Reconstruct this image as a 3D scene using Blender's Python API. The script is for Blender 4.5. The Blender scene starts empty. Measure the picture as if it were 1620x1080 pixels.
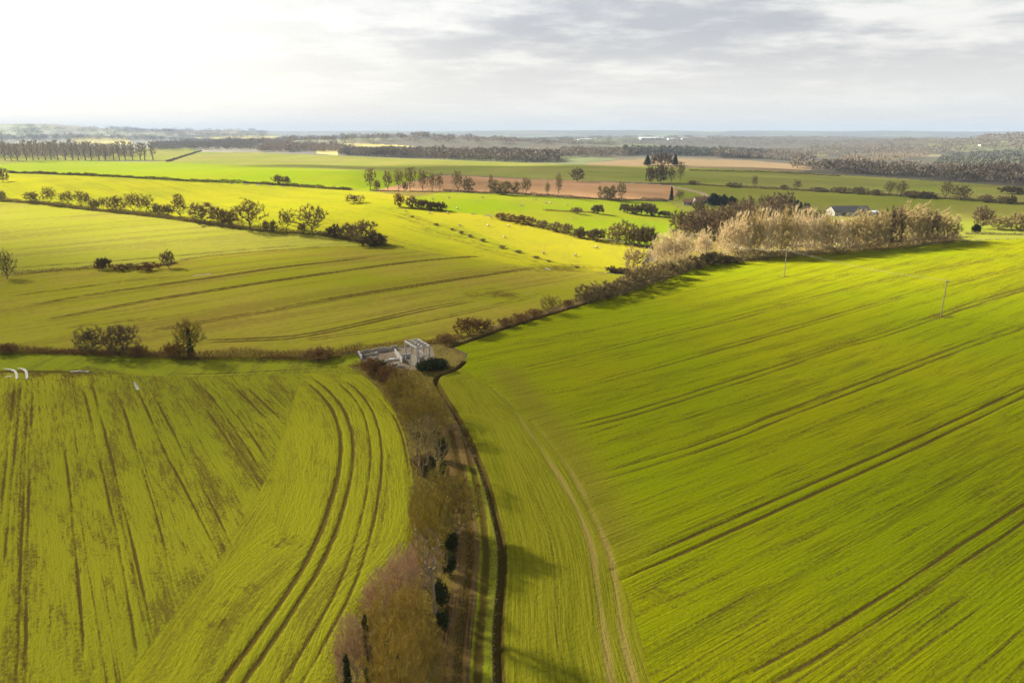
import bpy, math, random
import numpy as np
from mathutils import Vector

S = bpy.context.scene
COL = S.collection
R = math.radians

# ------------------------------------------------------------------ camera, sky, sun, exposure
HC = 50.0                                   # drone height above the hedge strip
PITCH = 16.9
FPX = 1080.0
cam = bpy.data.objects.new("camera", bpy.data.cameras.new("camera"))
COL.objects.link(cam)
cam.location = (0, 0, HC)
cam.rotation_euler = (R(90 - PITCH), 0, 0)
cam.data.sensor_width = 36
cam.data.lens = 24
cam.data.clip_start = 0.5
cam.data.clip_end = 60000
S.camera = cam

SUN_EL, SUN_AZ = 29.0, -55.0                # azimuth measured from the view direction, minus is left
sun_dir = Vector((math.sin(R(SUN_AZ)) * math.cos(R(SUN_EL)), math.cos(R(SUN_AZ)) * math.cos(R(SUN_EL)), math.sin(R(SUN_EL))))
sl = bpy.data.lights.new("sun", 'SUN')
sl.energy = 5.0
sl.angle = R(3.0)
sl.color = (1.0, 0.96, 0.78)
sun = bpy.data.objects.new("sun", sl)
COL.objects.link(sun)
sun.rotation_euler = sun_dir.to_track_quat('Z', 'Y').to_euler()
sun.location = (0, 0, 300)

S.view_settings.view_transform = 'Standard'
S.view_settings.look = 'None'
S.view_settings.gamma = 1
S.view_settings.exposure = 2.0
S.cycles.transparent_max_bounces = 40
S.cycles.volume_bounces = 0
S.cycles.max_bounces = 6
S.cycles.use_denoising = True
S.cycles.denoiser = 'OPENIMAGEDENOISE'
S.cycles.denoising_input_passes = 'RGB_ALBEDO_NORMAL'
S.cycles.denoising_prefilter = 'NONE'

W = bpy.data.worlds.new("World")
S.world = W
W.use_nodes = True


class NT:
    """tiny node-tree helper"""
    def __init__(s, tree):
        s.t = tree
        tree.nodes.clear()

    def n(s, typ, **kw):
        nd = s.t.nodes.new(typ)
        for k, v in kw.items():
            setattr(nd, k, v)
        return nd

    def l(s, a, b):
        s.t.links.new(a, b)

    def val(s, sock, v):
        if hasattr(v, 'is_output'):
            s.l(v, sock)
        else:
            sock.default_value = v

    def math(s, op, a, b=0.0, clamp=False):
        nd = s.n('ShaderNodeMath', operation=op)
        nd.use_clamp = clamp
        s.val(nd.inputs[0], a)
        s.val(nd.inputs[1], b)
        return nd.outputs[0]

    def vmath(s, op, a, b=None):
        nd = s.n('ShaderNodeVectorMath', operation=op)
        s.val(nd.inputs[0], a)
        if b is not None:
            s.val(nd.inputs[1], b)
        return nd.outputs['Value'] if op in ('DOT_PRODUCT', 'LENGTH') else nd.outputs[0]

    def mix(s, f, a, b, mode='MIX'):
        nd = s.n('ShaderNodeMix', data_type='RGBA', blend_type=mode)
        s.val(nd.inputs[0], f)
        s.val(nd.inputs[6], a if hasattr(a, 'is_output') else (*a, 1))
        s.val(nd.inputs[7], b if hasattr(b, 'is_output') else (*b, 1))
        return nd.outputs[2]

    def noise(s, vec, scale, detail=3, rough=0.55):
        nd = s.n('ShaderNodeTexNoise')
        if vec is not None:
            s.l(vec, nd.inputs['Vector'])
        nd.inputs['Scale'].default_value = scale
        nd.inputs['Detail'].default_value = detail
        nd.inputs['Roughness'].default_value = rough
        return nd.outputs[0]

    def step(s, x, lo, hi):
        nd = s.n('ShaderNodeMapRange', interpolation_type='SMOOTHSTEP')
        s.val(nd.inputs[0], x)
        nd.inputs[1].default_value = lo
        nd.inputs[2].default_value = hi
        return nd.outputs[0]


w = NT(W.node_tree)
out = w.n('ShaderNodeOutputWorld')
sky = w.n('ShaderNodeTexSky', sky_type='NISHITA')
sky.sun_disc = False
sky.sun_elevation = R(SUN_EL)
sky.sun_rotation = R(SUN_AZ)
sky.air_density = 1.2
sky.dust_density = 2.5
d = w.n('ShaderNodeTexCoord').outputs['Generated']
sep = w.n('ShaderNodeSeparateXYZ')
w.l(d, sep.inputs[0])
zc = w.math('ADD', w.math('MAXIMUM', sep.outputs[2], 0.0), 0.13)
cmb = w.n('ShaderNodeCombineXYZ')
w.l(w.math('DIVIDE', sep.outputs[0], zc), cmb.inputs[0])
w.l(w.math('DIVIDE', sep.outputs[1], zc), cmb.inputs[1])
mp = w.n('ShaderNodeMapping')
w.l(cmb.outputs[0], mp.inputs[0])
mp.inputs['Location'].default_value = (1.3, 0.35, 0.0)
mp.inputs['Scale'].default_value = (0.95, 1.25, 1)
n1 = w.noise(mp.outputs[0], 0.8, 7, 0.6)
n2 = w.noise(mp.outputs[0], 2.6, 7, 0.62)
body = w.math('ADD', w.math('MULTIPLY', n1, 0.64), w.math('MULTIPLY', n2, 0.36))
dark = w.step(body, 0.37, 0.56)                                   # thick, grey cloud
high = w.step(sep.outputs[2], 0.03, 0.14)                         # thin bright band along the horizon
glow = w.step(w.vmath('DOT_PRODUCT', d, tuple(sun_dir)), 0.52, 0.95)   # cloud lit through towards the sun
dk = w.math('MULTIPLY', dark, w.math('ADD', w.math('MULTIPLY', high, 0.8), 0.2))
dk = w.math('MULTIPLY', dk, w.math('SUBTRACT', 1.0, w.math('MULTIPLY', glow, 0.85)))
cloudcol = w.mix(dk, (0.60, 0.59, 0.565), (0.325, 0.328, 0.352))
cloudcol = w.mix(w.math('MULTIPLY', glow, w.math('SUBTRACT', 1.0, w.math('MULTIPLY', dark, 0.35))), cloudcol, (0.70, 0.685, 0.655))
overhead = w.step(sep.outputs[2], 0.22, 0.65)                      # unseen upper sky darkened to weaken the fill light
cloudcol = w.mix(w.math('MULTIPLY', overhead, 0.75), cloudcol, (0.20, 0.21, 0.235))
bg1 = w.n('ShaderNodeBackground')
w.l(sky.outputs[0], bg1.inputs[0])
bg1.inputs[1].default_value = 0.06
bg2 = w.n('ShaderNodeBackground')
w.l(cloudcol, bg2.inputs[0])
bg2.inputs[1].default_value = 0.43
ms = w.n('ShaderNodeMixShader')
ms.inputs[0].default_value = 0.9                                  # near-total cloud cover
w.l(bg1.outputs[0], ms.inputs[1])
w.l(bg2.outputs[0], ms.inputs[2])
w.l(ms.outputs[0], out.inputs[0])

# ------------------------------------------------------------------ land shape and pixel -> ground
cP, sP = math.cos(R(PITCH)), math.sin(R(PITCH))


def sst(x):
    x = np.clip(x, 0, 1)
    return x * x * (3 - 2 * x)


def ga(x, y, cx, cy, sx, sy):
    return np.exp(-((x - cx) / sx) ** 2 - ((y - cy) / sy) ** 2)


def zfun(x, y):
    x = np.asarray(x, float)
    y = np.asarray(y, float)
    z = 7.5 * ga(x, y, 240, 265, 130, 120)
    z += 8.5 * ga(x, y, -70, 440, 150, 110) - 3.0 * ga(x, y, -190, 300, 110, 60) + 2.5 * ga(x, y, -60, 250, 80, 50)
    z += 13.0 * ga(x, y, -330, 700, 300, 230)
    z += -4.0 * ga(x, y, 130, 450, 140, 100)
    far = sst((y - 120) / 300)
    z += far * (1.9 * np.sin(x / 61 + 1.3) * np.cos(y / 83) + 1.0 * np.sin(x / 37 + y / 49))
    z += -20 * sst((x - 150) / 900) * sst((y - 520) / 700) * (1 - sst((y - 3500) / 4000))
    z += 58 * ga(x, y, 2250, 3000, 800, 650)
    z += 44 * ga(x, y, 1000, 4200, 800, 600) + 30 * ga(x, y, 2300, 5200, 900, 700)
    fl = sst((y - 2200) / 2500)
    z += 122 * ga(x, y, -3500, 4700, 1150, 800) * (1 + 0.05 * np.sin(x / 260) + 0.03 * np.sin(x / 97 + 1))
    z += 74 * ga(x, y, -2350, 5900, 560, 700)
    z += 36 * ga(x, y, -420, 2700, 620, 420)
    z += 92 * np.exp(-((y - 10800) / 1500) ** 2) * (1 + 0.07 * np.sin(x / 1700 + .6) + 0.04 * np.sin(x / 700))
    z += fl * (4 * np.sin(x / 310 + 2) * np.cos(y / 420))
    return z


def rays(px, py):
    px = np.asarray(px, float)
    py = np.asarray(py, float)
    u = (px - 810) / FPX
    v = (540 - py) / FPX
    return u, cP + v * sP, -sP + v * cP


def pix(px, py):
    """first hit of the pixel's ray with the land, array in / array out -> x, y, z, depth"""
    dx, dy, dz = rays(px, py)
    dx, dy, dz = np.atleast_1d(dx), np.atleast_1d(dy), np.atleast_1d(dz)
    ts = np.geomspace(20, 15000, 700)
    X, Y, Z = dx[:, None] * ts, dy[:, None] * ts, HC + dz[:, None] * ts
    below = Z < zfun(X, Y)
    k = np.argmax(below, axis=1)
    k = np.where(below.any(axis=1), np.maximum(k, 1), len(ts) - 1)
    lo, hi = ts[k - 1].copy(), ts[k].copy()
    for _ in range(30):
        m = (lo + hi) / 2
        b = HC + dz * m < zfun(dx * m, dy * m)
        hi = np.where(b, m, hi)
        lo = np.where(b, lo, m)
    x, y = dx * hi, dy * hi
    return x, y, zfun(x, y), hi


def pixl(pts, step=6):
    """pixel polyline -> dense ground polyline (N,2)"""
    P = []
    for (a, b) in zip(pts[:-1], pts[1:]):
        n = max(1, int(math.hypot(b[0] - a[0], b[1] - a[1]) / step))
        for i in range(n):
            P.append((a[0] + (b[0] - a[0]) * i / n, a[1] + (b[1] - a[1]) * i / n))
    P.append(pts[-1])
    P = np.array(P)
    x, y, z, t = pix(P[:, 0], P[:, 1])
    return np.stack([x, y], 1)


def smooth(pts, n=2):
    p = [tuple(map(float, q)) for q in pts]
    for _ in range(n):
        q = [p[0]]
        for a, b in zip(p[:-1], p[1:]):
            q.append((a[0] * .75 + b[0] * .25, a[1] * .75 + b[1] * .25))
            q.append((a[0] * .25 + b[0] * .75, a[1] * .25 + b[1] * .75))
        q.append(p[-1])
        p = q
    return p


def inpoly(X, Y, poly):
    r = np.zeros(X.shape, bool)
    bb = (X >= poly[:, 0].min()) & (X <= poly[:, 0].max()) & (Y >= poly[:, 1].min()) & (Y <= poly[:, 1].max())
    idx = np.nonzero(bb)[0]
    if not len(idx):
        return r
    x, y = X[idx], Y[idx]
    c = np.zeros(len(idx), bool)
    j = len(poly) - 1
    for i in range(len(poly)):
        xi, yi = poly[i]
        xj, yj = poly[j]
        if yi != yj:
            k = ((yi > y) != (yj > y)) & (x < (xj - xi) * (y - yi) / (yj - yi) + xi)
            c ^= k
        j = i
    r[idx] = c
    return r


def offset(line, d):
    t = np.gradient(line, axis=0)
    t /= np.linalg.norm(t, axis=1)[:, None] + 1e-9
    return line + np.stack([-t[:, 1], t[:, 0]], 1) * d


def dist_line(X, Y, line, reach):
    """distance, arc length and nothing further than reach"""
    D = np.full(X.shape, 1e9)
    A = np.zeros(X.shape)
    acc = 0.0
    bb = np.nonzero((X > line[:, 0].min() - reach) & (X < line[:, 0].max() + reach) & (Y > line[:, 1].min() - reach) & (Y < line[:, 1].max() + reach))[0]
    x, y = X[bb], Y[bb]
    dd = np.full(len(bb), 1e9)
    aa = np.zeros(len(bb))
    for a, b in zip(line[:-1], line[1:]):
        L = math.hypot(*(b - a))
        if L < 1e-6:
            continue
        k = np.nonzero((x > min(a[0], b[0]) - reach) & (x < max(a[0], b[0]) + reach) & (y > min(a[1], b[1]) - reach) & (y < max(a[1], b[1]) + reach))[0]
        if len(k):
            s = np.clip(((x[k] - a[0]) * (b[0] - a[0]) + (y[k] - a[1]) * (b[1] - a[1])) / L ** 2, 0, 1)
            q = np.hypot(x[k] - a[0] - s * (b[0] - a[0]), y[k] - a[1] - s * (b[1] - a[1]))
            u = q < dd[k]
            dd[k[u]] = q[u]
            aa[k[u]] = acc + s[u] * L
        acc += L
    D[bb] = dd
    A[bb] = aa
    return D, A


# ------------------------------------------------------------------ tagging
def tag(o, label=None, cat=None, group=None, kind=None):
    if label:
        o["label"] = label
    if cat:
        o["category"] = cat
    if group:
        o["group"] = group
    if kind:
        o["kind"] = kind
    return o


def mesh_np(name, V, F, mat=None, smooth_=False):
    """V (n,3), F (m,k) fixed face size, or list of such arrays"""
    me = bpy.data.meshes.new(name)
    Fs = F if isinstance(F, list) else [F]
    Fs = [f for f in Fs if len(f)]
    loops = np.concatenate([f.ravel() for f in Fs]).astype(np.int32)
    sizes = np.concatenate([np.full(len(f), f.shape[1], np.int32) for f in Fs])
    starts = np.concatenate([[0], np.cumsum(sizes)[:-1]]).astype(np.int32)
    me.vertices.add(len(V))
    me.vertices.foreach_set("co", np.ascontiguousarray(V, np.float32).ravel())
    me.loops.add(len(loops))
    me.loops.foreach_set("vertex_index", loops)
    me.polygons.add(len(sizes))
    me.polygons.foreach_set("loop_start", starts)
    me.update(calc_edges=True)
    me.validate()
    if smooth_:
        me.polygons.foreach_set("use_smooth", np.ones(len(me.polygons), bool))
    if mat:
        me.materials.append(mat)
    return me


def link(name, data, parent=None, loc=None):
    o = bpy.data.objects.new(name, data)
    COL.objects.link(o)
    if parent:
        o.parent = parent
    if loc is not None:
        o.location = loc
    return o


# ------------------------------------------------------------------ materials
def new_mat(name):
    m = bpy.data.materials.new(name)
    m.use_nodes = True
    t = NT(m.node_tree)
    o = t.n('ShaderNodeOutputMaterial')
    b = t.n('ShaderNodeBsdfPrincipled')
    b.inputs['Roughness'].default_value = 0.9
    b.inputs['Specular IOR Level'].default_value = 0.15
    t.l(b.outputs[0], o.inputs[0])
    return m, t, b


def mat_twig(name, c1, c2, rough=0.95):
    m, t, b = new_mat(name)
    oi = t.n('ShaderNodeObjectInfo')
    g = t.n('ShaderNodeNewGeometry').outputs['Position']
    nz = t.noise(g, 0.45, 3)
    f = t.math('ADD', t.math('MULTIPLY', t.step(nz, .3, .7), 0.7), t.math('MULTIPLY', oi.outputs['Random'], 0.45), True)
    t.l(t.mix(f, c1, c2), b.inputs['Base Color'])
    b.inputs['Roughness'].default_value = rough
    b.inputs['Specular IOR Level'].default_value = 0.05
    return m


def mat_plain(name, c1, c2, scale=1.0, rough=0.85, spec=0.2, metal=0.0):
    m, t, b = new_mat(name)
    tc = t.n('ShaderNodeTexCoord').outputs['Object']
    nz = t.noise(tc, scale, 5, 0.65)
    t.l(t.mix(t.step(nz, .35, .65), c1, c2), b.inputs['Base Color'])
    b.inputs['Roughness'].default_value = rough
    b.inputs['Specular IOR Level'].default_value = spec
    b.inputs['Metallic'].default_value = metal
    return m


def mat_field(name, c1, c2, soil, sparse=0.5, streak=0.5, across=0.35, along=7.0, dry=None, bump=0.25, big=0.02, fine=1.3, wheel=(0.075, 0.050, 0.012), lo=.47, hi=.68, hg=0.0):
    """crop: two crop colours in broad patches, drill-row streaks where soil shows, wheelings from the 'soil' attribute"""
    m, t, b = new_mat(name)
    geo = t.n('ShaderNodeNewGeometry').outputs['Position']
    uv = t.n('ShaderNodeAttribute', attribute_name='rowuv').outputs['Vector']
    so = t.n('ShaderNodeAttribute', attribute_name='soil').outputs['Fac']
    he = t.n('ShaderNodeAttribute', attribute_name='headland').outputs['Fac']
    mp = t.n('ShaderNodeMapping')
    t.l(uv, mp.inputs[0])
    mp.inputs['Scale'].default_value = (1 / across, 1 / along, 1)
    rows = t.noise(mp.outputs[0], 1.0, 3, 0.6)
    mp2 = t.n('ShaderNodeMapping')
    t.l(uv, mp2.inputs[0])
    mp2.inputs['Scale'].default_value = (1 / (across * 9), 1 / (along * 7), 1)
    bands = t.noise(mp2.outputs[0], 1.0, 4, 0.65)
    patch = t.noise(geo, big, 5, 0.6)
    fin = t.noise(geo, fine, 4, 0.7)
    col = t.mix(t.step(patch, .35, .65), c1, c2)
    if dry:
        col = t.mix(he, col, dry)
    gap = t.math('ADD', t.math('MULTIPLY', rows, streak), t.math('MULTIPLY', fin, 1 - streak))
    gap = t.math('ADD', gap, t.math('MULTIPLY', t.math('SUBTRACT', bands, 0.5), 0.75))
    gap = t.math('ADD', gap, t.math('MULTIPLY', t.math('SUBTRACT', patch, 0.5), 0.25))
    gf = t.math('MULTIPLY', t.step(gap, lo, hi), t.math('SUBTRACT', sparse, t.math('MULTIPLY', he, hg * sparse)))
    rag = t.math('SUBTRACT', t.math('ADD', t.math('MULTIPLY', so, 1.7), t.math('MULTIPLY', t.math('ADD', fin, rows), 1.1)), 1.30)
    ragged = t.math('MULTIPLY', t.step(rag, 0.0, 0.75), 0.92)
    tn = t.n('ShaderNodeAttribute', attribute_name='tan').outputs['Fac']
    tr = t.step(t.math('SUBTRACT', t.math('ADD', tn, t.math('MULTIPLY', fin, 0.9)), 0.55), 0.0, 0.85)
    col = t.mix(gf, col, soil)
    col = t.mix(t.math('MULTIPLY', tr, 0.62), col, (0.27, 0.185, 0.060))
    t.l(t.mix(ragged, col, wheel), b.inputs['Base Color'])
    b.inputs['Specular IOR Level'].default_value = 0.0
    bp = t.n('ShaderNodeBump')
    bp.inputs['Strength'].default_value = bump
    bp.inputs['Distance'].default_value = 0.35
    t.l(t.math('ADD', fin, rows), bp.inputs['Height'])
    t.l(bp.outputs[0], b.inputs['Normal'])
    return m


SOIL = (0.085, 0.05, 0.018)
SOILD = (0.06, 0.034, 0.012)
M = {}
M['near_left'] = mat_field('young crop with bare soil', (0.222, 0.215, 0.012), (0.165, 0.172, 0.010), (0.105, 0.080, 0.013), 0.88, 0.45, 0.40, 4, dry=(0.225, 0.220, 0.010), bump=0.6, lo=.45, hi=.64, hg=.55, fine=2.2)
M['mid_left'] = mat_field('thin olive crop', (0.195, 0.195, 0.010), (0.24, 0.195, 0.026), (0.14, 0.10, 0.018), 0.6, 0.6, 1.2, 60, bump=0.3, lo=.44, hi=.62, fine=.5)
M['spur'] = mat_field('yellow green crop', (0.255, 0.238, 0.010), (0.215, 0.220, 0.009), (0.12, 0.085, 0.022), 0.5, 0.5, 1.5, 60, bump=0.1, fine=.4)
M['left_slope'] = mat_field('pale green crop', (0.225, 0.225, 0.022), (0.24, 0.225, 0.032), (0.12, 0.09, 0.03), 0.45, 0.5, 1.5, 50, bump=0.25, lo=.44, hi=.62, fine=.4)
M['bright'] = mat_field('lush green crop', (0.165, 0.220, 0.005), (0.200, 0.225, 0.007), (0.1, 0.08, 0.02), 0.15, 0.6, 2, 60, bump=0.1, fine=.3)
M['ridge'] = mat_field('dull green crop', (0.155, 0.175, 0.026), (0.205, 0.190, 0.045), (0.17, 0.125, 0.05), 0.4, 0.5, 3, 60, bump=0.1, fine=.2, big=0.008)
M['plough'] = mat_field('ploughed brown earth', (0.36, 0.205, 0.105), (0.32, 0.185, 0.092), (0.24, 0.135, 0.068), 0.5, 0.7, 1.2, 60, bump=0.3, fine=.4)
M['meadow'] = mat_field('meadow grass', (0.155, 0.205, 0.005), (0.200, 0.205, 0.010), (0.12, 0.11, 0.03), 0.35, 0.1, 1.5, 8, bump=0.15, fine=.3)
M['pasture'] = mat_field('grazed pasture', (0.270, 0.235, 0.014), (0.245, 0.225, 0.012), (0.15, 0.125, 0.03), 0.3, 0.2, 1.5, 10, bump=0.15, fine=.3)
M['right'] = mat_field('right hand green crop', (0.170, 0.200, 0.002), (0.205, 0.205, 0.003), (0.105, 0.11, 0.005), 0.68, 0.62, 0.36, 10, dry=(0.165, 0.150, 0.012), bump=0.6, lo=.44, hi=.64, fine=1.8)
M['back'] = mat_field('back fields', (0.165, 0.180, 0.020), (0.195, 0.185, 0.030), (0.14, 0.11, 0.04), 0.35, 0.3, 3, 20, bump=0.1, fine=.2, big=0.01)
M['farbrown'] = mat_field('far brown field', (0.215, 0.145, 0.085), (0.20, 0.15, 0.085), (0.2, 0.13, 0.08), 0.3, 0.5, 3, 60, bump=0.1, fine=.1)
M['farpale'] = mat_field('far stubble field', (0.40, 0.35, 0.12), (0.36, 0.30, 0.13), (0.3, 0.22, 0.1), 0.3, 0.5, 3, 60, bump=0.1, fine=.1)
M['fargreen'] = mat_field('far grass field', (0.15, 0.17, 0.05), (0.18, 0.17, 0.07), (0.16, 0.13, 0.07), 0.3, 0.5, 3, 60, bump=0.1, fine=.1)
M['verge'] = mat_field('rough verge', (0.120, 0.095, 0.018), (0.150, 0.110, 0.024), (0.065, 0.044, 0.018), 0.75, 0.1, 0.5, 2, bump=0.6, big=.06)
M['bank'] = mat_field('rough brown bank', (0.170, 0.140, 0.032), (0.165, 0.115, 0.034), (0.06, 0.04, 0.018), 0.75, 0.1, 0.5, 2, bump=0.6, big=.06)
M['margin'] = mat_field('green margin', (0.155, 0.185, 0.008), (0.195, 0.195, 0.012), (0.08, 0.06, 0.02), 0.5, 0.5, 0.5, 6, bump=0.3)
M['track'] = mat_field('earth track', (0.175, 0.112, 0.040), (0.130, 0.082, 0.028), (0.045, 0.026, 0.010), 0.75, 0.85, 0.3, 9, bump=0.5)
M['yard'] = mat_field('gravel yard', (0.23, 0.18, 0.13), (0.17, 0.13, 0.085), (0.11, 0.08, 0.05), 0.7, 0.1, 0.5, 2, bump=0.6)
M['lane'] = mat_field('pale lane', (0.33, 0.26, 0.15), (0.28, 0.22, 0.13), (0.2, 0.15, 0.08), 0.4, 0.5, 0.5, 6, bump=0.2)


def mat_ground():
    m, t, b = new_mat('far patchwork land')
    geo = t.n('ShaderNodeNewGeometry').outputs['Position']
    mp = t.n('ShaderNodeMapping')
    t.l(geo, mp.inputs[0])
    mp.inputs['Scale'].default_value = (1 / 420, 1 / 620, 0)
    mp.inputs['Rotation'].default_value = (0, 0, 0.5)
    vo = t.n('ShaderNodeTexVoronoi')
    t.l(mp.outputs[0], vo.inputs['Vector'])
    vo.inputs['Scale'].default_value = 1.0
    sp = t.n('ShaderNodeSeparateColor')
    t.l(vo.outputs['Color'], sp.inputs[0])
    cr = t.n('ShaderNodeValToRGB')
    e = cr.color_ramp
    e.interpolation = 'CONSTANT'
    cols = [(0, (.085, .070, .045)), (.45, (.13, .14, .05)), (.55, (.075, .062, .042)), (.80, (.15, .12, .07)), (.87, (.12, .14, .045)), (.95, (.33, .27, .14))]
    e.elements[0].position = 0
    e.elements[0].color = (*cols[0][1], 1)
    e.elements[1].position = cols[1][0]
    e.elements[1].color = (*cols[1][1], 1)
    for p, c in cols[2:]:
        k = e.elements.new(p)
        k.color = (*c, 1)
    t.l(sp.outputs[0], cr.inputs[0])
    nz = t.noise(geo, 0.01, 6, .65)
    t.l(t.mix(t.step(nz, .35, .7), cr.outputs[0], (.07, .06, .035)), b.inputs['Base Color'])
    return m


M['ground'] = mat_ground()

# ------------------------------------------------------------------ fields traced on the photograph, set down on the land
hedge_row = [(-300, 303), (0, 318), (60, 322), (130, 331), (200, 338), (270, 346), (320, 353), (380, 362), (440, 367), (500, 370), (560, 380), (612, 388)]
low_hedge = [(-300, 470), (0, 438), (60, 431), (130, 425), (170, 423), (225, 424), (270, 416), (330, 405), (405, 398), (505, 391), (600, 389)]
cross_hedge = [(-300, 552), (0, 556), (100, 557), (200, 560), (300, 566), (400, 565), (520, 566), (560, 556)]
ditch_px = smooth([(735, 572), (722, 585), (685, 596), (700, 622), (722, 655), (745, 700), (770, 760), (785, 820), (796, 865), (793, 940), (787, 1000), (790, 1080), (800, 1180), (815, 1300)])
f1_edge = smooth([(545, 576), (575, 592), (612, 628), (640, 680), (655, 760), (658, 840), (640, 880), (590, 930), (556, 980), (540, 1040), (520, 1100), (470, 1300)])
bank_edge = smooth([(715, 548), (760, 533), (810, 515), (900, 488), (1000, 457), (1070, 432), (1110, 418), (1160, 413), (1215, 409)])

regions = []   # (name, material, polygon in pixels, label)
def region(name, mat, poly, label):
    regions.append((name, mat, poly, label))

region('grass_field', 'ridge', [(-350, 262), (-350, 236), (0, 238), (200, 239), (205, 254), (100, 254), (60, 255), (0, 261)], 'dull grass under the far poplar rank')
region('bank', 'bank', [(585, 301), (705, 302), (712, 305), (660, 314), (600, 306)], 'brown rough strip under the row of bare trees')
region('crop_field', 'ridge', [(255, 258), (290, 240), (405, 241.5), (535, 246.5), (620, 250), (810, 257), (900, 260.5), (1020, 263), (1090, 265), (1215, 270), (1400, 281), (1620, 296), (1950, 318),
       (1950, 347), (1620, 322), (1500, 314), (1350, 305), (1200, 297), (1090, 292), (1020, 289), (900, 285), (810, 281), (680, 275), (560, 270), (405, 263)], 'dull green crop field stretching along the far ridge')
region('crop_field', 'ridge', [(195, 253.5), (262, 256.5), (278, 251), (318, 239), (300, 234), (240, 234), (195, 239)], 'pale field between the poplar rank and the diagonal hedge')
region('crop_field', 'bright', [(-350, 262), (0, 260), (60, 254.5), (100, 254), (270, 257), (405, 263), (560, 270), (650, 273), (690, 276), (640, 290), (585, 303), (555, 300), (480, 295), (300, 287), (120, 278), (15, 273), (-350, 270)], 'lush green field behind the low dark hedge')
region('crop_field', 'spur', [(-350, 271), (15, 273.5), (120, 278), (300, 287), (480, 296), (555, 301), (600, 304), (640, 318), (655, 326), (700, 345), (760, 370), (850, 405), (940, 430), (850, 424), (720, 405)] + [(612, 388)] + hedge_row[::-1][1:], 'sunlit yellow green field on the spur behind the hedgerow trees')
region('crop_field', 'left_slope', hedge_row + low_hedge[::-1], 'pale green field below the long hedgerow of trees')
region('crop_field', 'mid_left', low_hedge + [(612, 388), (720, 405), (850, 424), (940, 430), (1000, 436), (930, 468), (870, 492), (810, 510), (745, 532), (700, 543), (640, 548), (560, 554)] + cross_hedge[::-1][1:], 'olive field with curving wheel tracks beyond the cross hedge')
region('ploughed_field', 'plough', [(695, 277), (810, 282), (920, 286), (1000, 290), (1062, 293), (1075, 305), (1060, 316), (970, 316), (900, 312), (810, 306), (700, 303), (590, 302), (650, 288)], 'brown ploughed field behind the row of bare trees')
region('meadow', 'meadow', [(655, 312), (700, 304), (810, 307), (900, 313), (1000, 317), (1060, 319), (1090, 340), (1070, 375), (1030, 390), (980, 381), (900, 367), (850, 352), (790, 342), (720, 336), (650, 325)], 'green meadow with dark thickets below the ploughed field')
region('pasture', 'pasture', [(560, 305), (600, 304), (655, 312), (650, 325), (720, 336), (790, 343), (850, 353), (900, 368), (980, 383), (1030, 394), (1010, 424), (960, 431), (940, 430), (850, 405), (760, 370), (700, 345), (655, 326), (640, 318)], 'sunlit yellow pasture with grazing sheep')
region('crop_field', 'back', [(1062, 293), (1090, 292), (1200, 297), (1350, 305), (1500, 314), (1620, 322), (1950, 347), (1950, 375), (1620, 377), (1500, 381), (1420, 390), (1300, 396), (1200, 400), (1100, 400), (1040, 400), (1030, 390), (1070, 375), (1090, 340), (1060, 318), (1075, 305)], 'green fields and wood floor behind the pale willows')
region('lane', 'lane', [(1062, 294), (1085, 298), (1115, 305), (1125, 311), (1118, 312), (1105, 306), (1080, 300), (1060, 296)], 'pale farm lane')
region('ploughed_field', 'farbrown', [(925, 259), (985, 253), (1080, 251), (1180, 254), (1260, 260), (1290, 266), (1270, 272), (1215, 270), (1090, 264.5), (930, 261.5)], 'distant brown field beyond the ridge')
region('ploughed_field', 'farbrown', [(930, 236), (960, 234.5), (990, 238.5), (985, 241), (935, 240)], 'small distant pinkish field beside dark wood')
region('stubble_field', 'farpale', [(305, 218), (350, 216), (400, 214.5), (440, 216), (430, 221), (330, 221.5)], 'pale far stubble field below blue hills')
region('stubble_field', 'farpale', [(110, 216), (200, 218), (215, 229), (120, 229)], 'pale far field seen between poplar trunks')
region('stubble_field', 'farpale', [(535, 227), (580, 227.5), (640, 230), (660, 232.5), (560, 232)], 'pale strip of field behind the middle wood')
region('stubble_field', 'farpale', [(500, 236), (535, 234), (535, 246), (500, 243)], 'pale corner field left of the middle wood')
region('grass_field', 'fargreen', [(1335, 252), (1440, 246), (1445, 248), (1420, 252), (1340, 257)], 'thin green field in the valley')
region('grass_field', 'fargreen', [(1600, 231), (1700, 231), (1700, 238), (1605, 236)], 'green field on the wooded hill')
region('grass_field', 'fargreen', [(1480, 233), (1530, 231), (1525, 235), (1480, 236)], 'small pale field under the wooded hill')
region('grass_field', 'fargreen', [(1245, 238), (1310, 236), (1330, 239), (1300, 248), (1250, 244)], 'valley field with white houses')
region('bank', 'bank', [(560, 553), (640, 546), (700, 540), (745, 529), (810, 507), (870, 488), (930, 462), (1000, 432), (960, 428), (1010, 420), (1060, 404), (1200, 398), (1300, 394), (1420, 388), (1510, 378), (1400, 396), (1250, 407)] + bank_edge[::-1] + [(735, 560), (738, 575), (700, 585), (660, 580), (600, 570)], 'rough brown bank below the hedge')
region('wood_floor', 'bank', [(1035, 414), (1055, 385), (1072, 352), (1110, 334), (1235, 330), (1292, 338), (1300, 372), (1500, 370), (1520, 379), (1400, 394), (1250, 406), (1150, 414)], 'brown leafy floor under the willow belt and copse')
region('crop_field', 'right', bank_edge + [(1250, 406), (1400, 395), (1510, 382), (1620, 377), (1950, 373), (2700, 420), (3600, 1400), (1200, 1400)] + ditch_px[::-1][1:] + [(740, 560)], 'large bright green crop field right of the ditch')
region('yard', 'yard', [(566, 556), (628, 548), (668, 542), (684, 550), (690, 575), (668, 590), (640, 582), (600, 572)], 'gravel yard around the concrete ruin')
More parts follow.
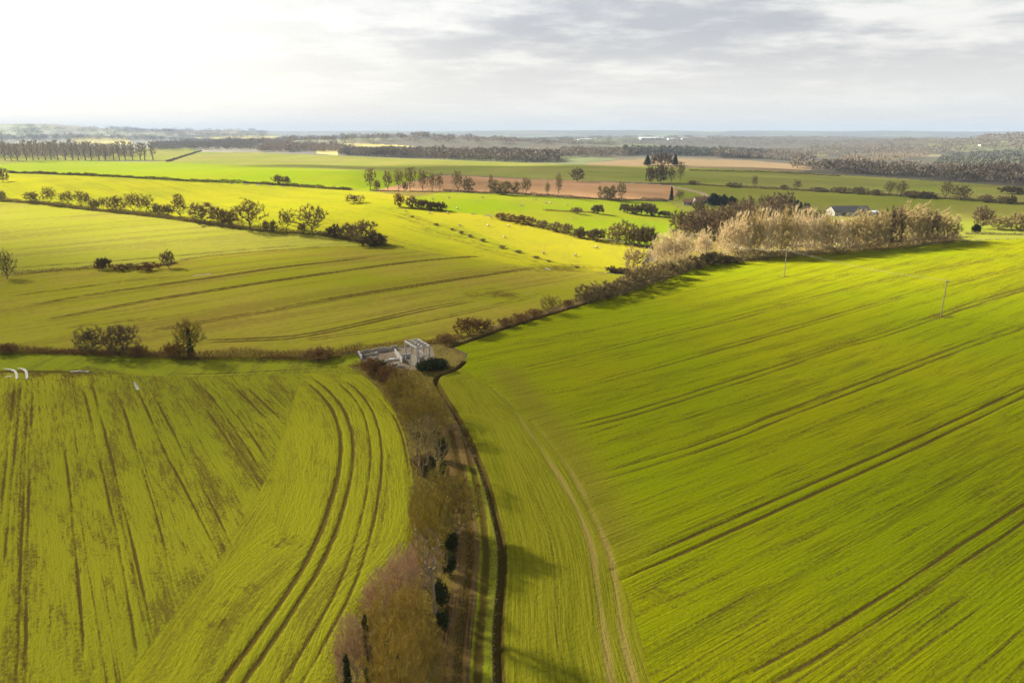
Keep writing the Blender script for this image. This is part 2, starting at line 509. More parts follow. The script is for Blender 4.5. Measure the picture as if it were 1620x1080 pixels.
region('verge', 'verge', f1_edge + [(815, 1300)] + ditch_px[::-1] + [(700, 585), (660, 585), (620, 582), (590, 576)], 'rough verge under the strip of trees')
region('grass_margin', 'margin', [(-350, 556)] + cross_hedge[1:] + [(575, 575), (545, 578), (500, 592), (320, 598), (130, 592), (0, 588), (-350, 588)], 'green margin between the cross hedge and the near crop')
region('crop_field', 'near_left', [(-700, 590), (0, 586), (130, 590), (320, 597), (500, 590), (545, 577)] + f1_edge + [(-1200, 1300)], 'near green field with straight and curved wheel tracks')

track_px = smooth([(722, 680), (738, 740), (750, 800), (757, 860), (752, 940), (743, 1010), (738, 1090), (735, 1200)])
grass_px = smooth([(752, 740), (768, 800), (778, 850), (777, 930), (770, 1000), (768, 1080), (770, 1200)])

# wheelings: (pixel polyline, half gauge m, width m, strength, depth m)
LINES = []
def wl(pts, gauge=0.95, width=0.5, s=0.8, dep=0.10):
    LINES.append((smooth(pts, 2), gauge, width, s, dep))

# right field
wl([(975, 908), (1100, 855), (1300, 766), (1450, 700), (1620, 620), (1900, 490)], 1.0, .62, .95, .16)
wl([(822, 628), (910, 614), (1017, 584), (1110, 559), (1215, 530), (1365, 487), (1490, 452), (1620, 421), (1800, 385)], .95, .5, .7)
wl([(790, 592), (935, 559), (1035, 532), (1135, 511), (1215, 489), (1365, 452), (1490, 423), (1620, 400)], .95, .5, .7)
wl([(800, 548), (910, 529), (1010, 502), (1085, 488), (1215, 461), (1330, 437), (1480, 410), (1620, 390)], .95, .5, .55)
wl([(870, 684), (963, 664), (1052, 638), (1215, 587), (1315, 552), (1390, 532), (1475, 503), (1540, 480), (1620, 457), (1800, 410)], .95, .55, .8)
wl([(926, 760), (1126, 703), (1252, 650), (1390, 600), (1490, 560), (1620, 515), (1800, 450)], .98, .55, .8)
wl([(1120, 1110), (1220, 1064), (1390, 965), (1620, 808), (1900, 640)], 1.0, .6, .75)
# pale headland ruts, near field curves, straight runs
TAN = [smooth([(770, 606), (800, 630), (824, 664), (853, 705), (881, 746), (914, 803), (938, 868), (943, 909), (947, 950), (957, 1007), (967, 1080), (985, 1200)]),
       smooth([(840, 664), (874, 705), (905, 746), (934, 803), (963, 868), (975, 917), (979, 966), (987, 1015), (1004, 1080), (1030, 1200)])]
wl([(485, 596), (520, 625), (540, 655), (551, 700), (545, 760), (510, 870), (440, 980), (370, 1075), (300, 1180)], 1.0, .75, .95, .18)
wl([(530, 596), (560, 618), (583, 650), (596, 700), (594, 760), (578, 840), (548, 930), (480, 1050), (420, 1150)], .9, .5, .75)
wl([(565, 598), (605, 632), (632, 672), (645, 725), (651, 800), (650, 850)], 0, .45, .8)
wl([(575, 640), (610, 690), (618, 740), (610, 800), (600, 850)], 0, .8, .4, .05)
for pts in ([(25, 600), (10, 720), (-8, 900)], [(33, 600), (23, 720), (3, 920)], [(43, 600), (40, 720), (32, 900), (26, 1080)], [(52, 600), (47, 720), (42, 900), (40, 1080)],
            [(128, 600), (143, 660), (157, 720), (173, 793), (187, 853), (200, 933), (218, 1040)], [(144, 600), (160, 660), (175, 720), (190, 780), (207, 847), (223, 920), (245, 1010)],
            [(97, 680), (110, 763), (123, 907), (133, 1040)], [(213, 606), (240, 665), (263, 720), (293, 773), (317, 820), (352, 885)], [(232, 603), (262, 660), (293, 720), (333, 793), (368, 862)],
            [(298, 610), (325, 645), (357, 690), (413, 775)], [(318, 608), (345, 640), (380, 690), (424, 760)], [(330, 608), (362, 640), (400, 690), (428, 735)], [(368, 608), (400, 640), (440, 680)],
            [(385, 607), (420, 640), (455, 672)], [(180, 602), (200, 660), (225, 740), (255, 840), (275, 930)], [(2, 600), (-30, 760)]):
    wl(pts, 0, .36, .95, .12)
wl([(-60, 588), (50, 587), (140, 589), (240, 592)], 0, 1.6, .95, .1)
wl([(240, 592), (330, 594), (440, 588), (560, 582)], .9, .5, .7, .06)
wl([(380, 572), (470, 574), (560, 572)], 0, 2.2, .62, 0)
wl([(-60, 566), (100, 568), (300, 574), (400, 573)], 0, 1.2, .5, 0)
# olive field
wl([(60, 508), (120, 497), (175, 487), (225, 477), (300, 465), (405, 448), (530, 430), (630, 416), (730, 407), (768, 405)], 1.0, 1.15, 1.1)
wl([(200, 530), (312, 511), (405, 495), (530, 471), (675, 449), (780, 433), (860, 421)], .95, 1.0, 1.0)
wl([(300, 540), (405, 537), (480, 532), (580, 510), (680, 487), (762, 473)], 1.1, 1.2, .9)
wl([(450, 541), (530, 532), (655, 512), (810, 477), (870, 462)], .95, .8, .75)
wl([(30, 487), (75, 478), (140, 466), (240, 452), (330, 440), (430, 424), (530, 413), (600, 405)], .95, 1.0, .95)
wl([(0, 470), (100, 458), (200, 444), (300, 434)], .95, .9, .8)
wl([(80, 520), (180, 508), (280, 500)], .95, .8, .7)
# spur tracks and slope
for dy in (0, 7, 13):
    wl([(610, 326 + dy * .4), (700, 357 + dy), (780, 386 + dy), (850, 408 + dy * .8), (905, 424 + dy * .5)], .9, .9, .5, .05)
wl([(0, 425), (130, 416), (270, 406), (400, 394), (500, 386)], .9, .8, .6, .05)
wl([(370, 302), (460, 314), (540, 333)], .9, .6, .3, .05)
wl([(250, 292), (370, 318), (440, 335)], .9, .6, .3, .05)

PATCH = [((790, 466), 6, .7), ((885, 424), 9, .8), ((1050, 940), 2.2, .5), ((1085, 920), 2.0, .3), ((450, 857), 1.6, .6), ((345, 985), 1.5, .55), ((362, 955), 1.0, .5), ((395, 930), 1.2, .5), ((425, 762), 1.5, .5), ((60, 592), 3, .7), ((130, 590), 4, .8), ((215, 598), 2.5, .5),
         ((1490, 500), 2.2, .8), ((1240, 437), 1.8, .6), ((1240, 482), 3, .5), ((1600, 660), 2.5, .4), ((1130, 500), 1.5, .4), ((860, 640), 1.5, .4), ((780, 640), 4, .3), ((690, 362), 9, .4), ((480, 640), 3, .25), ((400, 690), 3, .35)]


def build_land():
    # a fan of vertices round the camera's foot point: fine inside the view, coarse elsewhere
    az = np.concatenate([np.arange(-180, -44, 4.0), np.arange(-44, 44, .085), np.arange(44, 180.1, 4.0)])
    dep = np.concatenate([np.arange(88, 46, -3.0), np.arange(46, 20, -.075), np.arange(20, 4, -.055)])
    r = list(HC / np.tan(np.radians(dep)))
    while r[-1] < 13800:
        dp = math.degrees(math.atan(HC / r[-1]))
        nxt = HC / math.tan(math.radians(max(dp - .055, 1e-3)))
        r.append(min(nxt, r[-1] * 1.011))
    r = np.array(r)
    A, Rr = np.meshgrid(np.radians(az), r)
    X, Y = (Rr * np.sin(A)).ravel(), (Rr * np.cos(A)).ravel()
    nr, na = len(r), len(az)
    Z = zfun(X, Y)
    n = len(X)
    soil = np.zeros(n)
    head = np.zeros(n)
    uv = np.zeros((n, 3))
    uv[:, 0], uv[:, 1] = X, Y

    def rowdir(mask, a, b):
        g = pixl([a, b], 1e9)
        t = (g[1] - g[0]) / np.linalg.norm(g[1] - g[0])
        uv[mask, 0] = X[mask] * -t[1] + Y[mask] * t[0]
        uv[mask, 1] = X[mask] * t[0] + Y[mask] * t[1]

    def follow(mask, line, reach):
        D, AL = dist_line(X[mask], Y[mask], line, reach)
        ix = np.nonzero(mask)[0]
        k = D < 1e8
        uv[ix[k], 0] = D[k]
        uv[ix[k], 1] = AL[k]
        return ix[k], D[k]

    ditch = pixl(ditch_px)
    edge1 = pixl(f1_edge)
    G = {}
    polys = [np.array(pixl(list(p) + [p[0]], 8)) for (_, _, p, _) in regions]
    inside = [inpoly(X, Y, p) for p in polys]
    names = [q[1] for q in regions]
    # row directions
    i = names.index('right')
    rowdir(inside[i], (975, 908), (1620, 620))
    g = pixl([(700, 560), (800, 630), (860, 690), (905, 760), (935, 820), (965, 880), (1000, 960), (1030, 1080), (1080, 1300)])
    head_poly = np.concatenate([ditch[::-1], g])
    hm = inside[i] & inpoly(X, Y, head_poly)
    ix, D = follow(hm, ditch, 90)
    head[ix] = 0.75
    ridge = pixl(smooth([(800, 590), (860, 660), (900, 715), (940, 790), (965, 850)]))
    D, _ = dist_line(X, Y, ridge, 12)
    head[:] = np.maximum(head, np.where(D < 1e8, np.exp(-(D / 4.5) ** 2), 0))
    D, _ = dist_line(X, Y, pixl([(1150, 411), (1250, 405), (1400, 396), (1510, 383)]), 6)
    i = names.index('near_left')
    rowdir(inside[i], (144, 600), (245, 1010))
    hp = pixl([(480, 585), (462, 640), (430, 742), (352, 880), (245, 1010), (120, 1180), (0, 1300), (700, 1400), (800, 900), (660, 600), (480, 585)])
    hmask = inside[i] & inpoly(X, Y, hp)
    rowdir(hmask, (430, 742), (245, 1010))
    head[hmask] = 0.9
    ix, D = follow(hmask, edge1, 17)
    head[ix[D < 17]] = np.clip((D[D < 17] - 8) / 9, .52, .9)
    i = names.index('mid_left')
    rowdir(inside[i], (312, 511), (675, 449))
    for nm, a, b in (('spur', (370, 302), (700, 357)), ('left_slope', (0, 425), (400, 394)), ('ridge', (600, 260), (1400, 295)), ('plough', (700, 290), (1000, 302))):
        rowdir(inside[names.index(nm)], a, b)
    # thin gappy drill lines
    rng = np.random.default_rng(5)
    def drill(mask, nlines, width, s, spread=None):
        ix = np.nonzero(mask & (np.hypot(X, Y) < 330))[0]
        u, v = uv[ix, 0], uv[ix, 1]
        lo, hi = np.percentile(u, [1, 99])
        for uj in rng.uniform(lo, hi, nlines):
            D = np.abs(u - uj - .25 * np.sin(v / 23 + uj))
            k = D < width * 2.5
            mod = np.clip(.55 + .5 * np.sin(v[k] / rng.uniform(9, 30) + rng.uniform(0, 6)) + .25 * np.sin(v[k] / 2.7), 0, 1)
            soil[ix[k]] = np.maximum(soil[ix[k]], s * rng.uniform(.6, 1) * mod * np.exp(-(D[k] / width) ** 2))
    nl, rt_ = inside[names.index('near_left')], inside[names.index('right')]
    drill(nl & (head < .5), 90, .14, .5)
    drill(nl & (head > .5) & (uv[:, 0] < 15), 9, .15, .5)
    drill(rt_ & (head < .3), 110, .22, .50)
    drill(rt_ & (head > .6), 24, .18, .45)
    for pts, wdm, sm in ((hedge_row, 2.2, .62), (low_hedge, 1.4, .5), (cross_hedge, 1.8, .6), ([(585, 303), (700, 304), (810, 308), (900, 314), (1055, 319)], 3, .6), ([(15, 274), (120, 278), (300, 287.5), (480, 296.5), (555, 301)], 3, .5),
                         ([(630, 329), (705, 334)], 3, .5), ([(790, 347), (860, 361), (920, 377), (980, 388), (1025, 393)], 3, .5), ([(1160, 415), (1250, 408), (1400, 397), (1510, 383)], 2, .5)):
        D, AL = dist_line(X, Y, pixl(pts), 3 * wdm)
        k = D < 3 * wdm
        soil[k] = np.maximum(soil[k], sm * (.8 + .2 * np.sin(AL[k] / 3)) * np.exp(-(D[k] / wdm) ** 2))
    # wheelings
    for pts, gauge, width, s, depth in LINES:
        width *= .66
        s *= .9
        c = pixl(pts, 5)
        for sg in ((-1, 1) if gauge else (0,)):
            ln = offset(c, sg * gauge) if gauge else c
            D, AL = dist_line(X, Y, ln, 3)
            k = D < 3
            ph = rng.uniform(0, 60, 4)
            wob = .9 + .14 * np.sin(AL[k] / 3.7 + ph[0]) * np.sin(AL[k] / 9.1 + ph[1]) + .14 * np.sin(AL[k] / 23 + ph[2])
            if not gauge:
                wob = np.clip(wob - .22 + .30 * np.sin(AL[k] / 6.1 + ph[3]), .3, 1.1)
            rr_ = np.hypot(X[k], Y[k])
            we = np.maximum(width, .85 * .00096 * (rr_ ** 2 + HC ** 2) / HC)      # a mark never thinner than the sheet can carry
            Lt = np.linalg.norm(np.diff(ln, axis=0), axis=1).sum()
            wob = wob * np.clip(.25 + np.minimum(AL[k], Lt - AL[k]) / 12, 0, 1)
            v = np.exp(-(D[k] / (we * (0.75 + .25 * wob))) ** 2 * 1.6)
            soil[k] = np.maximum(soil[k], v * s * np.clip(wob, .1, 1.1) * (width / we) ** .3)
            Z[k] -= depth * v
    tan = np.zeros(n)
    for ln in TAN:
        D, AL = dist_line(X, Y, pixl(ln, 5), 4)
        k = D < 4
        v = np.exp(-(D[k] / .55) ** 2)
        tan[k] = np.maximum(tan[k], v * (.8 + .2 * np.sin(AL[k] / 3)) * np.clip(.35 + AL[k] / 70, 0, 1))
        Z[k] -= .08 * v
    for (p, rad, s) in PATCH:
        gx, gy, _, _ = pix([p[0]], [p[1]])
        q = ((X - gx[0]) / (rad * 1.6)) ** 2 + ((Y - gy[0]) / rad) ** 2
        q = q * (1 + .7 * np.sin(X * 3.1 / rad + Y) * np.sin(Y * 4.3 / rad)) + .25 * np.sin(X * 2.7) * np.sin(Y * 3.3 + X)
        k = q < 6
        soil[k] = np.maximum(soil[k], s * .62 * np.exp(-q[k]))
    # dark patches and open ditch beside the farm track
    D, _ = dist_line(X, Y, ditch, 4)
    k = D < 4
    v = np.exp(-(D[k] / .45) ** 4)
    Z[k] -= .75 * v
    soil[k] = np.maximum(soil[k], np.exp(-(D[k] / .6) ** 4))
    Db, _ = dist_line(X, Y, pixl(bank_edge), 4)
    k = Db < 4
    Z[k] -= .5 * np.exp(-(Db[k] / .7) ** 4)
    soil[k] = np.maximum(soil[k], .85 * np.exp(-(Db[k] / .9) ** 4))
    tl = pixl(track_px)
    Dt, At = dist_line(X, Y, tl, 8)
    k = Dt < 8
    uv[k, 0], uv[k, 1] = Dt[k], At[k]
    for off in (-1.0, 1.0):
        D, _ = dist_line(X, Y, offset(tl, off), 3)
        k = D < 3
        v = np.exp(-(D[k] / .5) ** 2)
        soil[k] = np.maximum(soil[k], .8 * v)
        Z[k] -= .16 * v

    # faces and their field
    I = np.arange(nr * na).reshape(nr, na)
    F = np.stack([I[:-1, :-1], I[:-1, 1:], I[1:, 1:], I[1:, :-1]], -1).reshape(-1, 4)[:, ::-1]
    cx, cy = X[F].mean(1), Y[F].mean(1)
    rid = np.full(len(F), -1)
    for q, p in enumerate(polys):
        rid[inpoly(cx, cy, p)] = q
    Dg, _ = dist_line(cx, cy, pixl(grass_px), 3)
    nreg = len(regions)
    vid = names.index('verge')
    rid[(Dg < 1.5) & ((rid == vid))] = nreg + 1
    Dt, _ = dist_line(cx, cy, tl, 6)
    rid[(Dt < 2.9 + .3 * np.sin(cy / 3)) & (rid == vid)] = nreg
    allr = [(q[0], q[1], q[3]) for q in regions] + [('farm_track', 'track', 'brown earth farm track between tree strip and ditch'), ('grass_verge', 'margin', 'green grass verge between farm track and ditch')]
    V = np.stack([X, Y, Z], 1)
    for q in range(-1, len(allr)):
        fq = F[rid == q]
        if not len(fq):
            print('EMPTY REGION', q)
            continue
        nm, mt, lb = ('ground', 'ground', 'patchwork of far fields') if q < 0 else allr[q]
        u, inv = np.unique(fq, return_inverse=True)
        me = mesh_np(nm, V[u], inv.reshape(-1, 4), M[mt], True)
        for an, arr in (('soil', soil), ('headland', head), ('tan', tan)):
            a = me.attributes.new(an, 'FLOAT', 'POINT')
            a.data.foreach_set('value', arr[u].astype(np.float32))
        a = me.attributes.new('rowuv', 'FLOAT_VECTOR', 'POINT')
        a.data.foreach_set('vector', uv[u].astype(np.float32).ravel())
        o = link(nm, me)
        tag(o, lb, None, None, 'structure')


build_land()

# ------------------------------------------------------------------ woody plants
def tubes(p0, p1, r0, r1, k):
    n = len(p0)
    dv = p1 - p0
    dv /= np.linalg.norm(dv, axis=1)[:, None] + 1e-9
    ref = np.where(np.abs(dv[:, 2:3]) > .9, np.array([[1., 0, 0]]), np.array([[0, 0, 1.]]))
    a = np.cross(dv, ref)
    a /= np.linalg.norm(a, axis=1)[:, None]
    b = np.cross(dv, a)
    th = np.arange(k) * 2 * np.pi / k
    ring = a[:, None, :] * np.cos(th)[None, :, None] + b[:, None, :] * np.sin(th)[None, :, None]
    V = np.concatenate([p0[:, None] + ring * r0[:, None, None], p1[:, None] + ring * r1[:, None, None]], 1).reshape(-1, 3)
    base = (np.arange(n) * 2 * k)[:, None]
    j = np.arange(k)
    F = np.stack([base + j, base + (j + 1) % k, base + k + (j + 1) % k, base + k + j], -1).reshape(-1, 4)
    return V, F


def blades(rng, p, dirs, L, wd):
    """thin tapering twigs, one triangle each"""
    n = len(p)
    rnd = rng.normal(size=(n, 3))
    s = np.cross(dirs, rnd)
    s /= np.linalg.norm(s, axis=1)[:, None] + 1e-9
    V = np.stack([p - s * wd[:, None] / 2, p + s * wd[:, None] / 2, p + dirs * L[:, None]], 1).reshape(-1, 3)
    return V, np.arange(3 * n).reshape(n, 3)


def unit(v):
    return v / (np.linalg.norm(v, axis=1)[:, None] + 1e-9)


def bare_plant(seed, H, Wd, clear, tips, upright=1.0, stems=1, rt=.03, twigs=4000, tl=1.0, tw=.06, up=.3, bias=.45, lean=0.0):
    """skeleton joined tip by tip to its nearest branch; returns limb mesh arrays and twig mesh arrays"""
    rng = np.random.default_rng(seed)
    P, par = [], []
    for s in range(stems):
        a = rng.uniform(0, 6.28)
        sp = 0 if stems == 1 else Wd * .10
        b = np.array([math.cos(a) * sp * rng.uniform(.3, 1), math.sin(a) * sp * rng.uniform(.3, 1), 0])
        last = -1
        for q in range(5):
            h = max(clear, .12 * H) * q / 4
            P.append(b * q * .5 + np.array([lean * h + rng.normal() * .02 * h, rng.normal() * .02 * h, h]))
            par.append(last)
            last = len(P) - 1
    lo = clear * .85 if stems == 1 else .05 * H
    c = np.array([lean * H * .6, 0, (lo + H) / 2])
    q = unit(rng.normal(size=(tips, 3))) * (rng.uniform(0, 1, (tips, 1)) ** bias)
    lump = 1 + .16 * np.sin(q[:, :1] * 5 + seed) + .14 * np.sin(q[:, 1:2] * 6 + 2 * seed)
    T = c + q * lump * np.array([Wd / 2, Wd / 2, (H - lo) / 2])
    if stems > 1:
        T[:, 2] = np.maximum(T[:, 2], .15 * H)
    root = np.array([0, 0, clear])
    T = T[np.argsort(np.linalg.norm(T - root, axis=1))]
    for t in T:
        A = np.array(P)
        dd = A - t
        cost = np.sqrt((dd[:, 0] ** 2 + dd[:, 1] ** 2) * upright ** 2 + dd[:, 2] ** 2) * np.where(dd[:, 2] > 0, 2.2, 1)
        cost[:3] += H * .5 * (stems == 1)
        k = int(np.argmin(cost))
        a, L = A[k], np.linalg.norm(t - A[k])
        last = k
        for f in (.34, .67, 1.0):
            pt = a + (t - a) * f + rng.normal(size=3) * L * .05
            pt[2] += L * .09 * math.sin(math.pi * f) * (1 if upright < 1.5 else -1.2)
            P.append(pt)
            par.append(last)
            last = len(P) - 1
    P = np.array(P)
    par = np.array(par)
    cnt = np.zeros(len(P))
    kids = np.bincount(par[par >= 0], minlength=len(P))
    cnt[kids == 0] = 1
    for i in range(len(P) - 1, -1, -1):
        if par[i] >= 0:
            cnt[par[i]] += cnt[i]
    rad = rt * cnt ** .48
    e = np.nonzero(par >= 0)[0]
    big = cnt[e] >= max(3, tips * .02)
    eb, ef = e[big], e[~big]
    V1, F1 = tubes(P[par[eb]], P[eb], rad[par[eb]] * np.where(par[eb] < 1, 1.35, 1), rad[eb], 6)
    V2, F2 = tubes(P[par[ef]], P[ef], np.minimum(rad[par[ef]], rad[ef] * 1.4), rad[ef] * .8, 3)
    # twigs
    m = len(ef)
    k = rng.integers(0, m, twigs)
    f = rng.uniform(0, 1, twigs)[:, None]
    b = P[par[ef[k]]] * (1 - f) + P[ef[k]] * f
    ed = unit(P[ef[k]] - P[par[ef[k]]])
    ou = unit(b - np.array([0, 0, H * .4]))
    dirs = unit(ed * .8 + ou * .5 + rng.normal(size=(twigs, 3)) * .55 + np.array([0, 0, up]))
    L = tl * rng.lognormal(-.25, .4, twigs)
    Va, Fa = blades(rng, b, dirs, L, tw * rng.uniform(.6, 1.3, twigs))
    f2 = rng.uniform(.25, .95, twigs)[:, None]
    b2 = b + dirs * L[:, None] * f2
    d2 = unit(dirs * .7 + rng.normal(size=(twigs, 3)) * .6 + np.array([0, 0, up * .6]))
    Vb, Fb = blades(rng, b2, d2, L * .6, tw * .7 * rng.uniform(.6, 1.3, twigs))
    VV = np.concatenate([V2, Va, Vb])
    FF = [F2, np.concatenate([Fa + len(V2), Fb + len(V2) + len(Va)])]
    return (V1, F1), (VV, FF)


def leaf_mass(rng, centres, radii, n, size, flat=.5):
    """leaf-sized quads through the volume of several ellipsoids"""
    k = rng.integers(0, len(centres), n)
    q = unit(rng.normal(size=(n, 3))) * (rng.uniform(.25, 1, (n, 1)) ** .5)
    p = np.array(centres)[k] + q * np.array(radii)[k]
    nrm = unit(q * .7 + rng.normal(size=(n, 3)) * .6)
    a = unit(np.cross(nrm, rng.normal(size=(n, 3))))
    b = np.cross(nrm, a)
    s = size * rng.uniform(.6, 1.4, (n, 1))
    V = np.stack([p - a * s, p - b * s * flat, p + a * s, p + b * s * flat], 1).reshape(-1, 3)
    return V, np.arange(4 * n).reshape(n, 4)


BARK = mat_twig('bark', (.060, .046, .028), (.085, .068, .042))
MOSSBARK = mat_twig('mossy bark', (.20, .165, .085), (.27, .23, .14))
WILLOWBARK = mat_twig('willow bark', (.50, .42, .29), (.58, .49, .35))
PALEBARK = mat_twig('pale bark', (.26, .205, .11), (.32, .255, .15))
TW = {
    'brown': mat_twig('brown twigs', (0.235, 0.175, 0.075), (0.28, 0.215, 0.1)),
    'olive': mat_twig('olive mossy twigs', (0.36, 0.26, 0.032), (0.225, 0.18, 0.055)),
    'ochre': mat_twig('ochre twigs', (0.42, 0.275, 0.036), (0.3, 0.22, 0.05)),
    'mauve': mat_twig('mauve twigs', (0.5, 0.34, 0.22), (0.42, 0.28, 0.16)),
    'red': mat_twig('reddish brown twigs', (0.26, 0.145, 0.05), (0.215, 0.125, 0.045)),
    'dark': mat_twig('dark bramble twigs', (0.135, 0.1, 0.044), (0.17, 0.13, 0.056)),
    'pale': mat_twig('pale willow twigs', (0.7, 0.57, 0.37), (0.6, 0.475, 0.28)),
    'gold': mat_twig('golden willow twigs', (0.44, 0.345, 0.16), (0.48, 0.37, 0.18)),
    'copse': mat_twig('purplish brown twigs', (.150, .105, .055), (.185, .130, .070)),
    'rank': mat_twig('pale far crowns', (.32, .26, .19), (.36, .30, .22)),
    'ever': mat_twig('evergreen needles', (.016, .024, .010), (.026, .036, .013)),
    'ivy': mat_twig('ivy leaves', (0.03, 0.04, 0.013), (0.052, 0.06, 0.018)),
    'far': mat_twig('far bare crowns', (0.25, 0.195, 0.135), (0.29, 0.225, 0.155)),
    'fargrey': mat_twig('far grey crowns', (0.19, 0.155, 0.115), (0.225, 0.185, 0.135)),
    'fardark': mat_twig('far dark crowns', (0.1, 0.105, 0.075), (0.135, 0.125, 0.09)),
}

PROTO = {}   # kind -> list of (name, [(part name, mesh)], H, W, category)


def proto(kind, name, cat, H, Wd, twig, variants, bark=BARK, ivy=0, **kw):
    PROTO[kind] = []
    for v in range(variants):
        (V1, F1), (V2, F2) = bare_plant(hash_seed(kind) + v, H, Wd, twigs_mat_free(kw), **{k: q for k, q in kw.items() if k != 'clear'})
        parts = [('trunk', mesh_np('trunk', V1, F1, bark, True)), ('crown', mesh_np('crown', V2, F2, TW[twig]))]
        if ivy:
            rng = np.random.default_rng(v + 90)
            cs = [(0, 0, H * (.08 + .62 * i / 6)) for i in range(7)]
            rs = [(.10 * Wd * (1.3 - i * .12), .10 * Wd * (1.3 - i * .12), H * .09) for i in range(7)]
            Vi, Fi = leaf_mass(rng, cs, rs, ivy, .16)
            parts.append(('ivy', mesh_np('ivy', Vi, Fi, TW['ivy'])))
        PROTO[kind].append((name, parts, H, Wd, cat))


def hash_seed(s):
    return sum(ord(c) * (i + 3) for i, c in enumerate(s)) % 9973


def twigs_mat_free(kw):
    return kw.get('clear', 1.0)


proto('oak', 'oak_tree', 'tree', 13, 14, 'brown', 3, clear=2.6, tips=323, twigs=10920, tl=0.935, tw=0.06, rt=0.027)
proto('ash', 'bare_tree', 'tree', 12, 7.5, 'brown', 3, clear=2.4, tips=204, twigs=6760, tl=0.85, tw=0.056, upright=1.4, up=.4, rt=0.0228)
proto('round', 'thorn_tree', 'tree', 7, 8, 'brown', 3, clear=1.0, tips=187, twigs=10920, tl=0.68, tw=0.056, rt=0.018, stems=2)
proto('shrub', 'shrub', 'shrub', 4, 5.5, 'brown', 3, clear=.3, tips=119, twigs=8320, tl=0.6375, tw=0.056, rt=0.0132, stems=6, up=.5)
proto('darkshrub', 'bramble_bush', 'bush', 3.4, 6, 'dark', 2, clear=.3, tips=119, twigs=11960, tl=0.595, tw=0.068, rt=0.012, stems=6, up=.25)
proto('redshrub', 'shrub', 'shrub', 3.5, 5.5, 'red', 2, clear=.3, tips=102, twigs=9360, tl=0.595, tw=0.048, rt=0.012, stems=7, up=.5)
proto('willow', 'willow_tree', 'tree', 14, 9, 'pale', 3, WILLOWBARK, clear=.8, tips=289, twigs=9360, tl=1.105, tw=0.052, upright=2.6, stems=4, up=.9, rt=0.0192, bias=.5)
proto('gold', 'willow_tree', 'tree', 13, 9, 'gold', 3, WILLOWBARK, clear=1, tips=255, twigs=13520, tl=0.935, tw=0.06, upright=1.8, stems=3, up=.6, rt=0.018)
proto('copse', 'bare_tree', 'tree', 11, 9, 'copse', 3, clear=1.5, tips=221, twigs=12480, tl=0.935, tw=0.064, upright=1.5, stems=2, up=.4, rt=0.018)
proto('olive', 'mossy_tree', 'tree', 8.5, 8, 'olive', 3, MOSSBARK, clear=1.0, tips=520, twigs=14880, tl=0.682, tw=0.019, upright=1.2, stems=3, up=.35, rt=0.0158)
proto('ochre', 'mossy_tree', 'tree', 8.5, 8, 'ochre', 2, MOSSBARK, clear=1.0, tips=520, twigs=14880, tl=0.682, tw=0.019, upright=1.2, stems=3, up=.35, rt=0.0158)
proto('mauve', 'shrub', 'shrub', 6.5, 8, 'mauve', 2, MOSSBARK, clear=.5, tips=480, twigs=14880, tl=0.66, tw=0.017, upright=1.1, stems=7, up=.5, rt=0.0121)
proto('redthorn', 'shrub', 'shrub', 4.5, 5.5, 'red', 2, clear=.4, tips=320, twigs=12800, tl=0.55, tw=0.028, stems=6, up=.45, rt=0.00868)
proto('sapling', 'sapling', 'tree', 8, 3.6, 'brown', 2, PALEBARK, clear=2.0, tips=120, twigs=2400, tl=0.605, tw=0.02, upright=2.2, stems=3, up=.6, rt=.034)
proto('pole_ash', 'leaning_ash', 'tree', 10.5, 5.5, 'olive', 1, PALEBARK, clear=4.2, tips=240, twigs=5600, tl=0.66, tw=0.024, upright=1.5, up=.3, rt=.034, lean=.10)
proto('midtree', 'bare_tree', 'tree', 8, 8, 'copse', 2, clear=1.2, tips=340, twigs=10400, tl=0.825, tw=0.035, upright=1.0, stems=2, up=.4, rt=0.01488)
proto('ivytree', 'ivy_clad_tree', 'tree', 9, 7, 'olive', 1, clear=1.6, tips=260, twigs=6720, tl=0.825, tw=0.035, upright=1.3, up=.4, rt=0.01612, ivy=2200)


def ever_proto(kind, name, cat, H, Wd, shape, variants, n, mat='ever', size=.22):
    PROTO[kind] = []
    for v in range(variants):
        rng = np.random.default_rng(hash_seed(kind) + v)
        if shape == 'column':
            cs = [(rng.normal() * .05 * Wd, rng.normal() * .05 * Wd, H * (.10 + .86 * i / 9)) for i in range(10)]
            rs = [(Wd * .5 * (1.05 - .08 * i) * rng.uniform(.8, 1.1), Wd * .5 * (1.05 - .08 * i) * rng.uniform(.8, 1.1), H * .09) for i in range(10)]
        elif shape == 'dome':
            cs = [(math.cos(a) * Wd * .24 * q, math.sin(a) * Wd * .24 * q, H * rng.uniform(.35, .62)) for a, q in [(rng.uniform(0, 6.3), rng.uniform(.2, 1.2)) for _ in range(9)]]
            rs = [(Wd * rng.uniform(.18, .28), Wd * rng.uniform(.18, .28), H * rng.uniform(.28, .38)) for _ in cs]
        else:
            cs = [(0, 0, H * (.14 + .82 * i / 8)) for i in range(9)]
            rs = [(Wd * .5 * (1 - i / 9.5), Wd * .5 * (1 - i / 9.5), H * .08) for i in range(9)]
        V, F = leaf_mass(rng, cs, rs, n, size)
        tv, tf = tubes(np.array([[0, 0, 0.]]), np.array([[0, 0, H * .85]]), np.array([H * .022 + .04]), np.array([.03]), 6)
        PROTO[kind].append((name, [('trunk', mesh_np('trunk', tv, tf, BARK, True)), ('crown', mesh_np('crown', V, F, TW[mat]))], H, Wd, cat))


